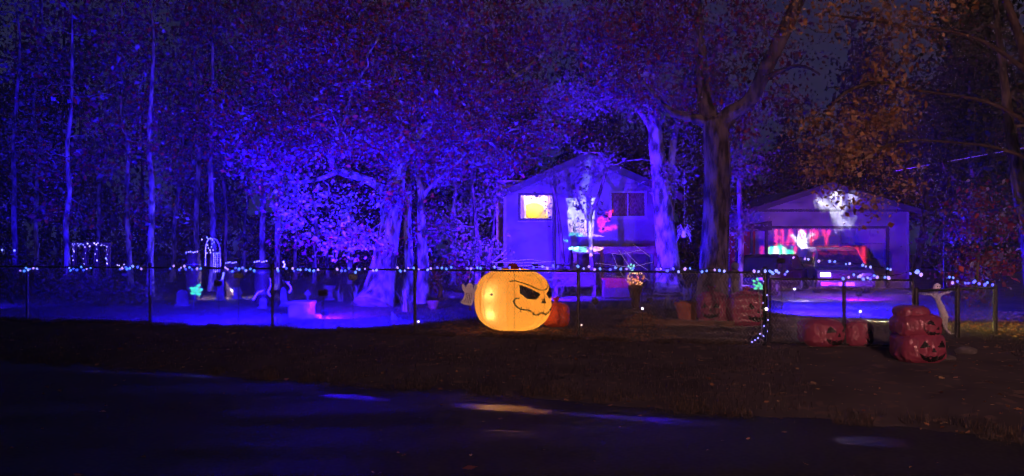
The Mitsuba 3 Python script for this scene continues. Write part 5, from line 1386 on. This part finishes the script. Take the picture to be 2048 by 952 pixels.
def ghost(u, v, cx, cy, s):
    """a plain ghost: round head, raised arms, a tail curling to the right"""
    d = ell(u, v, cx, cy + 0.25 * s, 0.30 * s, 0.36 * s)
    d = dr.minimum(d, ell(u, v, cx + 0.02 * s, cy - 0.25 * s, 0.34 * s, 0.42 * s))
    d = dr.minimum(d, seg(u, v, (cx - 0.15 * s, cy - 0.1 * s), (cx - 0.60 * s, cy + 0.10 * s), 0.09 * s) / s)
    d = dr.minimum(d, seg(u, v, (cx + 0.20 * s, cy - 0.1 * s), (cx + 0.62 * s, cy + 0.22 * s), 0.09 * s) / s)
    d = dr.minimum(d, seg(u, v, (cx + 0.05 * s, cy - 0.55 * s), (cx + 0.28 * s, cy - 0.82 * s), 0.14 * s) / s)
    d = dr.minimum(d, seg(u, v, (cx + 0.28 * s, cy - 0.82 * s), (cx + 0.62 * s, cy - 0.86 * s), 0.06 * s) / s)
    e = dr.minimum(ell(u, v, cx - 0.10 * s, cy + 0.30 * s, 0.06 * s, 0.10 * s), ell(u, v, cx + 0.12 * s, cy + 0.30 * s, 0.06 * s, 0.10 * s))
    e = dr.minimum(e, ell(u, v, cx + 0.01 * s, cy + 0.06 * s, 0.07 * s, 0.10 * s))
    return dr.maximum(d, -e)


def fillm(d, soft):
    return smoothstep(soft, -soft, d)


def slide_lamp(label, pos, target, cut, fn, I, weight=1.0):
    """a slide projector: its spot is multiplied by fn(u, v), u to the right and v up, in metres at the target's distance"""
    pos, target = np.array(pos, float), np.array(target, float)
    D = np.linalg.norm(target - pos)
    half = D * math.tan(math.radians(cut))
    t = thing('slide_projector', label, 'projector lamp', 'outdoor slide projector lamps')
    d = (target - pos) / D
    yaw, pit = math.degrees(math.atan2(d[0], d[1])), math.degrees(math.asin(d[2]))
    def place(m):
        rot(m, pit, (1, 0, 0)); rot(m, -yaw, (0, 0, 1)); return mv(m, pos)
    obj('housing', place(rot(lathe([(0, -0.22), (0.07, -0.22), (0.08, -0.20), (0.08, -0.02), (0.06, 0.0), (0.05, -0.01), (0, -0.01)], 18), -90, (1, 0, 0))), 'm_black_metal', t, smooth=40)
    obj('stake', tube([pos - d * 0.12 - [0, 0, 0.05], [pos[0] - d[0] * 0.12, pos[1] - d[1] * 0.12, -0.05]], 0.012, 6), 'm_black_metal', t)

    def tex(p, n, uv):
        return fn((0.5 - uv.x) * 2 * half * FLIP, (uv.y - 0.5) * 2 * half)

    scene[t + '_light'] = {'type': 'spot', 'to_world': T().look_at(origin=(pos + d * 0.03).tolist(), target=target.tolist(), up=[0, 0, 1]), 'intensity': lit((I, I, I)), 'cutoff_angle': cut, 'beam_width': cut * 0.98, 'texture': proc(tex), 'sampling_weight': weight}


FLIP = 1.0
RED, WHT, GRN = mi.Color3f(1.0, 0.03, 0.10), mi.Color3f(0.85, 0.9, 1.0), mi.Color3f(0.02, 0.8, 0.28)


def garage_slide(u, v):
    r = dr.minimum(word(u, v, 'HAPPY', -1.66, -0.24, 0.50, 0.475, 0.055), word(u, v, 'HALLOWEEN', -2.28, -0.98, 0.56, 0.475, 0.062))
    g = dr.minimum(ell(u, v, -1.62, -0.55, 0.42, 0.20), seg(u, v, (-1.5, -0.5), (-1.1, -0.62), 0.10))
    w = ghost(u, v, -0.62, -0.05, 0.55)
    w2 = ghost(u, v, 0.72, 1.32, 0.86)
    lw, lw2 = fillm(w + 0.6 * (fbm(u * 7, v * 9, 1.0) - 0.5), 0.25), fillm(w2 + 0.75 * (fbm(u * 5 + 2 * v, v * 2.2, 3.0) - 0.5), 0.35)
    c = RED * fillm(r + 0.05 * (noise(u * 9, v * 9, 6.0) - 0.5), 0.075) * (1 - lw) * 0.5 + GRN * fillm(g + 0.3 * (fbm(u * 6, v * 8, 8.0) - 0.5), 0.15) * (1 - lw) + WHT * lw * (0.5 + 0.5 * noise(u * 9, v * 9, 2.0)) + WHT * lw2 * (0.30 + 0.7 * fbm(u * 4, v * 6, 5.0))
    return c


slide_lamp('slide projector on a tall stake at right, throwing a greeting on the garage', (11.0, 19.2, 2.5), at(1636, 475, 30), 24, garage_slide, 560 * GAIN * PROJ)


def house_slide(u, v):
    b = dr.maximum(dr.maximum(dr.abs(u) - 0.48 - 0.06 * v, v - 1.55), -0.02 - v)
    base = ell(u, v, 0.12, -0.03, 0.86, 0.20)
    hole = ell(u, v, 0.32, 0.02, 0.18, 0.10)
    win = dr.minimum(ell(u, v, 0.30, 0.45, 0.09, 0.22), ell(u, v, -0.25, 0.35, 0.08, 0.16))
    body = dr.maximum(dr.minimum(b, base), -dr.minimum(hole, win))
    tint = mix((0.95, 0.62, 0.85), (0.8, 0.9, 1.0), smoothstep(0.2, 0.9, v))
    tint = mix(tint, (0.10, 0.95, 0.75), smoothstep(0.35, 0.05, ell(u, v, -0.30, -0.08, 0.42, 0.26)))
    h1 = dr.minimum(dr.minimum(ell(u, v, 0.80, 0.62, 0.17, 0.24), ell(u, v, 1.12, 0.95, 0.16, 0.15)), dr.minimum(seg(u, v, (0.8, 0.30), (1.35, 0.42), 0.09), ell(u, v, 1.05, 0.70, 0.13, 0.09)))
    fade = smoothstep(2.7, 1.2, v)
    tall = dr.maximum(dr.abs(u + 0.05 - 0.12 * v) - 0.42 + 0.12 * v, dr.maximum(v - 3.2, -v))
    return tint * fillm(body, 0.03) * (0.45 + 0.55 * noise(u * 6, v * 6, 1.0)) + mi.Color3f(0.5, 0.6, 1.0) * fillm(tall, 0.1) * 0.35 * (1 - fillm(body, 0.03)) + RED * fillm(h1, 0.06) * (0.4 + 0.6 * noise(u * 8, v * 8, 4.0)) * 1.1


slide_lamp('slide projector behind the big pumpkin, throwing a pale shape on the house', (2.1, 19.0, 0.30), at(1162, 476, 30), 24, house_slide, 330 * GAIN * PROJ)

# ------------------------------------------------------------------ the night air
scene['air']['sigma_t'] = HAZE
scene['haze'] = {'type': 'cube', 'to_world': T().translate([0, 40, 13]).scale([230, 270, 15]), 'bsdf': {'type': 'null'}, 'interior': {'type': 'ref', 'id': 'air'}}
labels['haze'] = {'kind': 'stuff', 'label': 'thin damp night air glowing in the blue light', 'category': 'haze'}
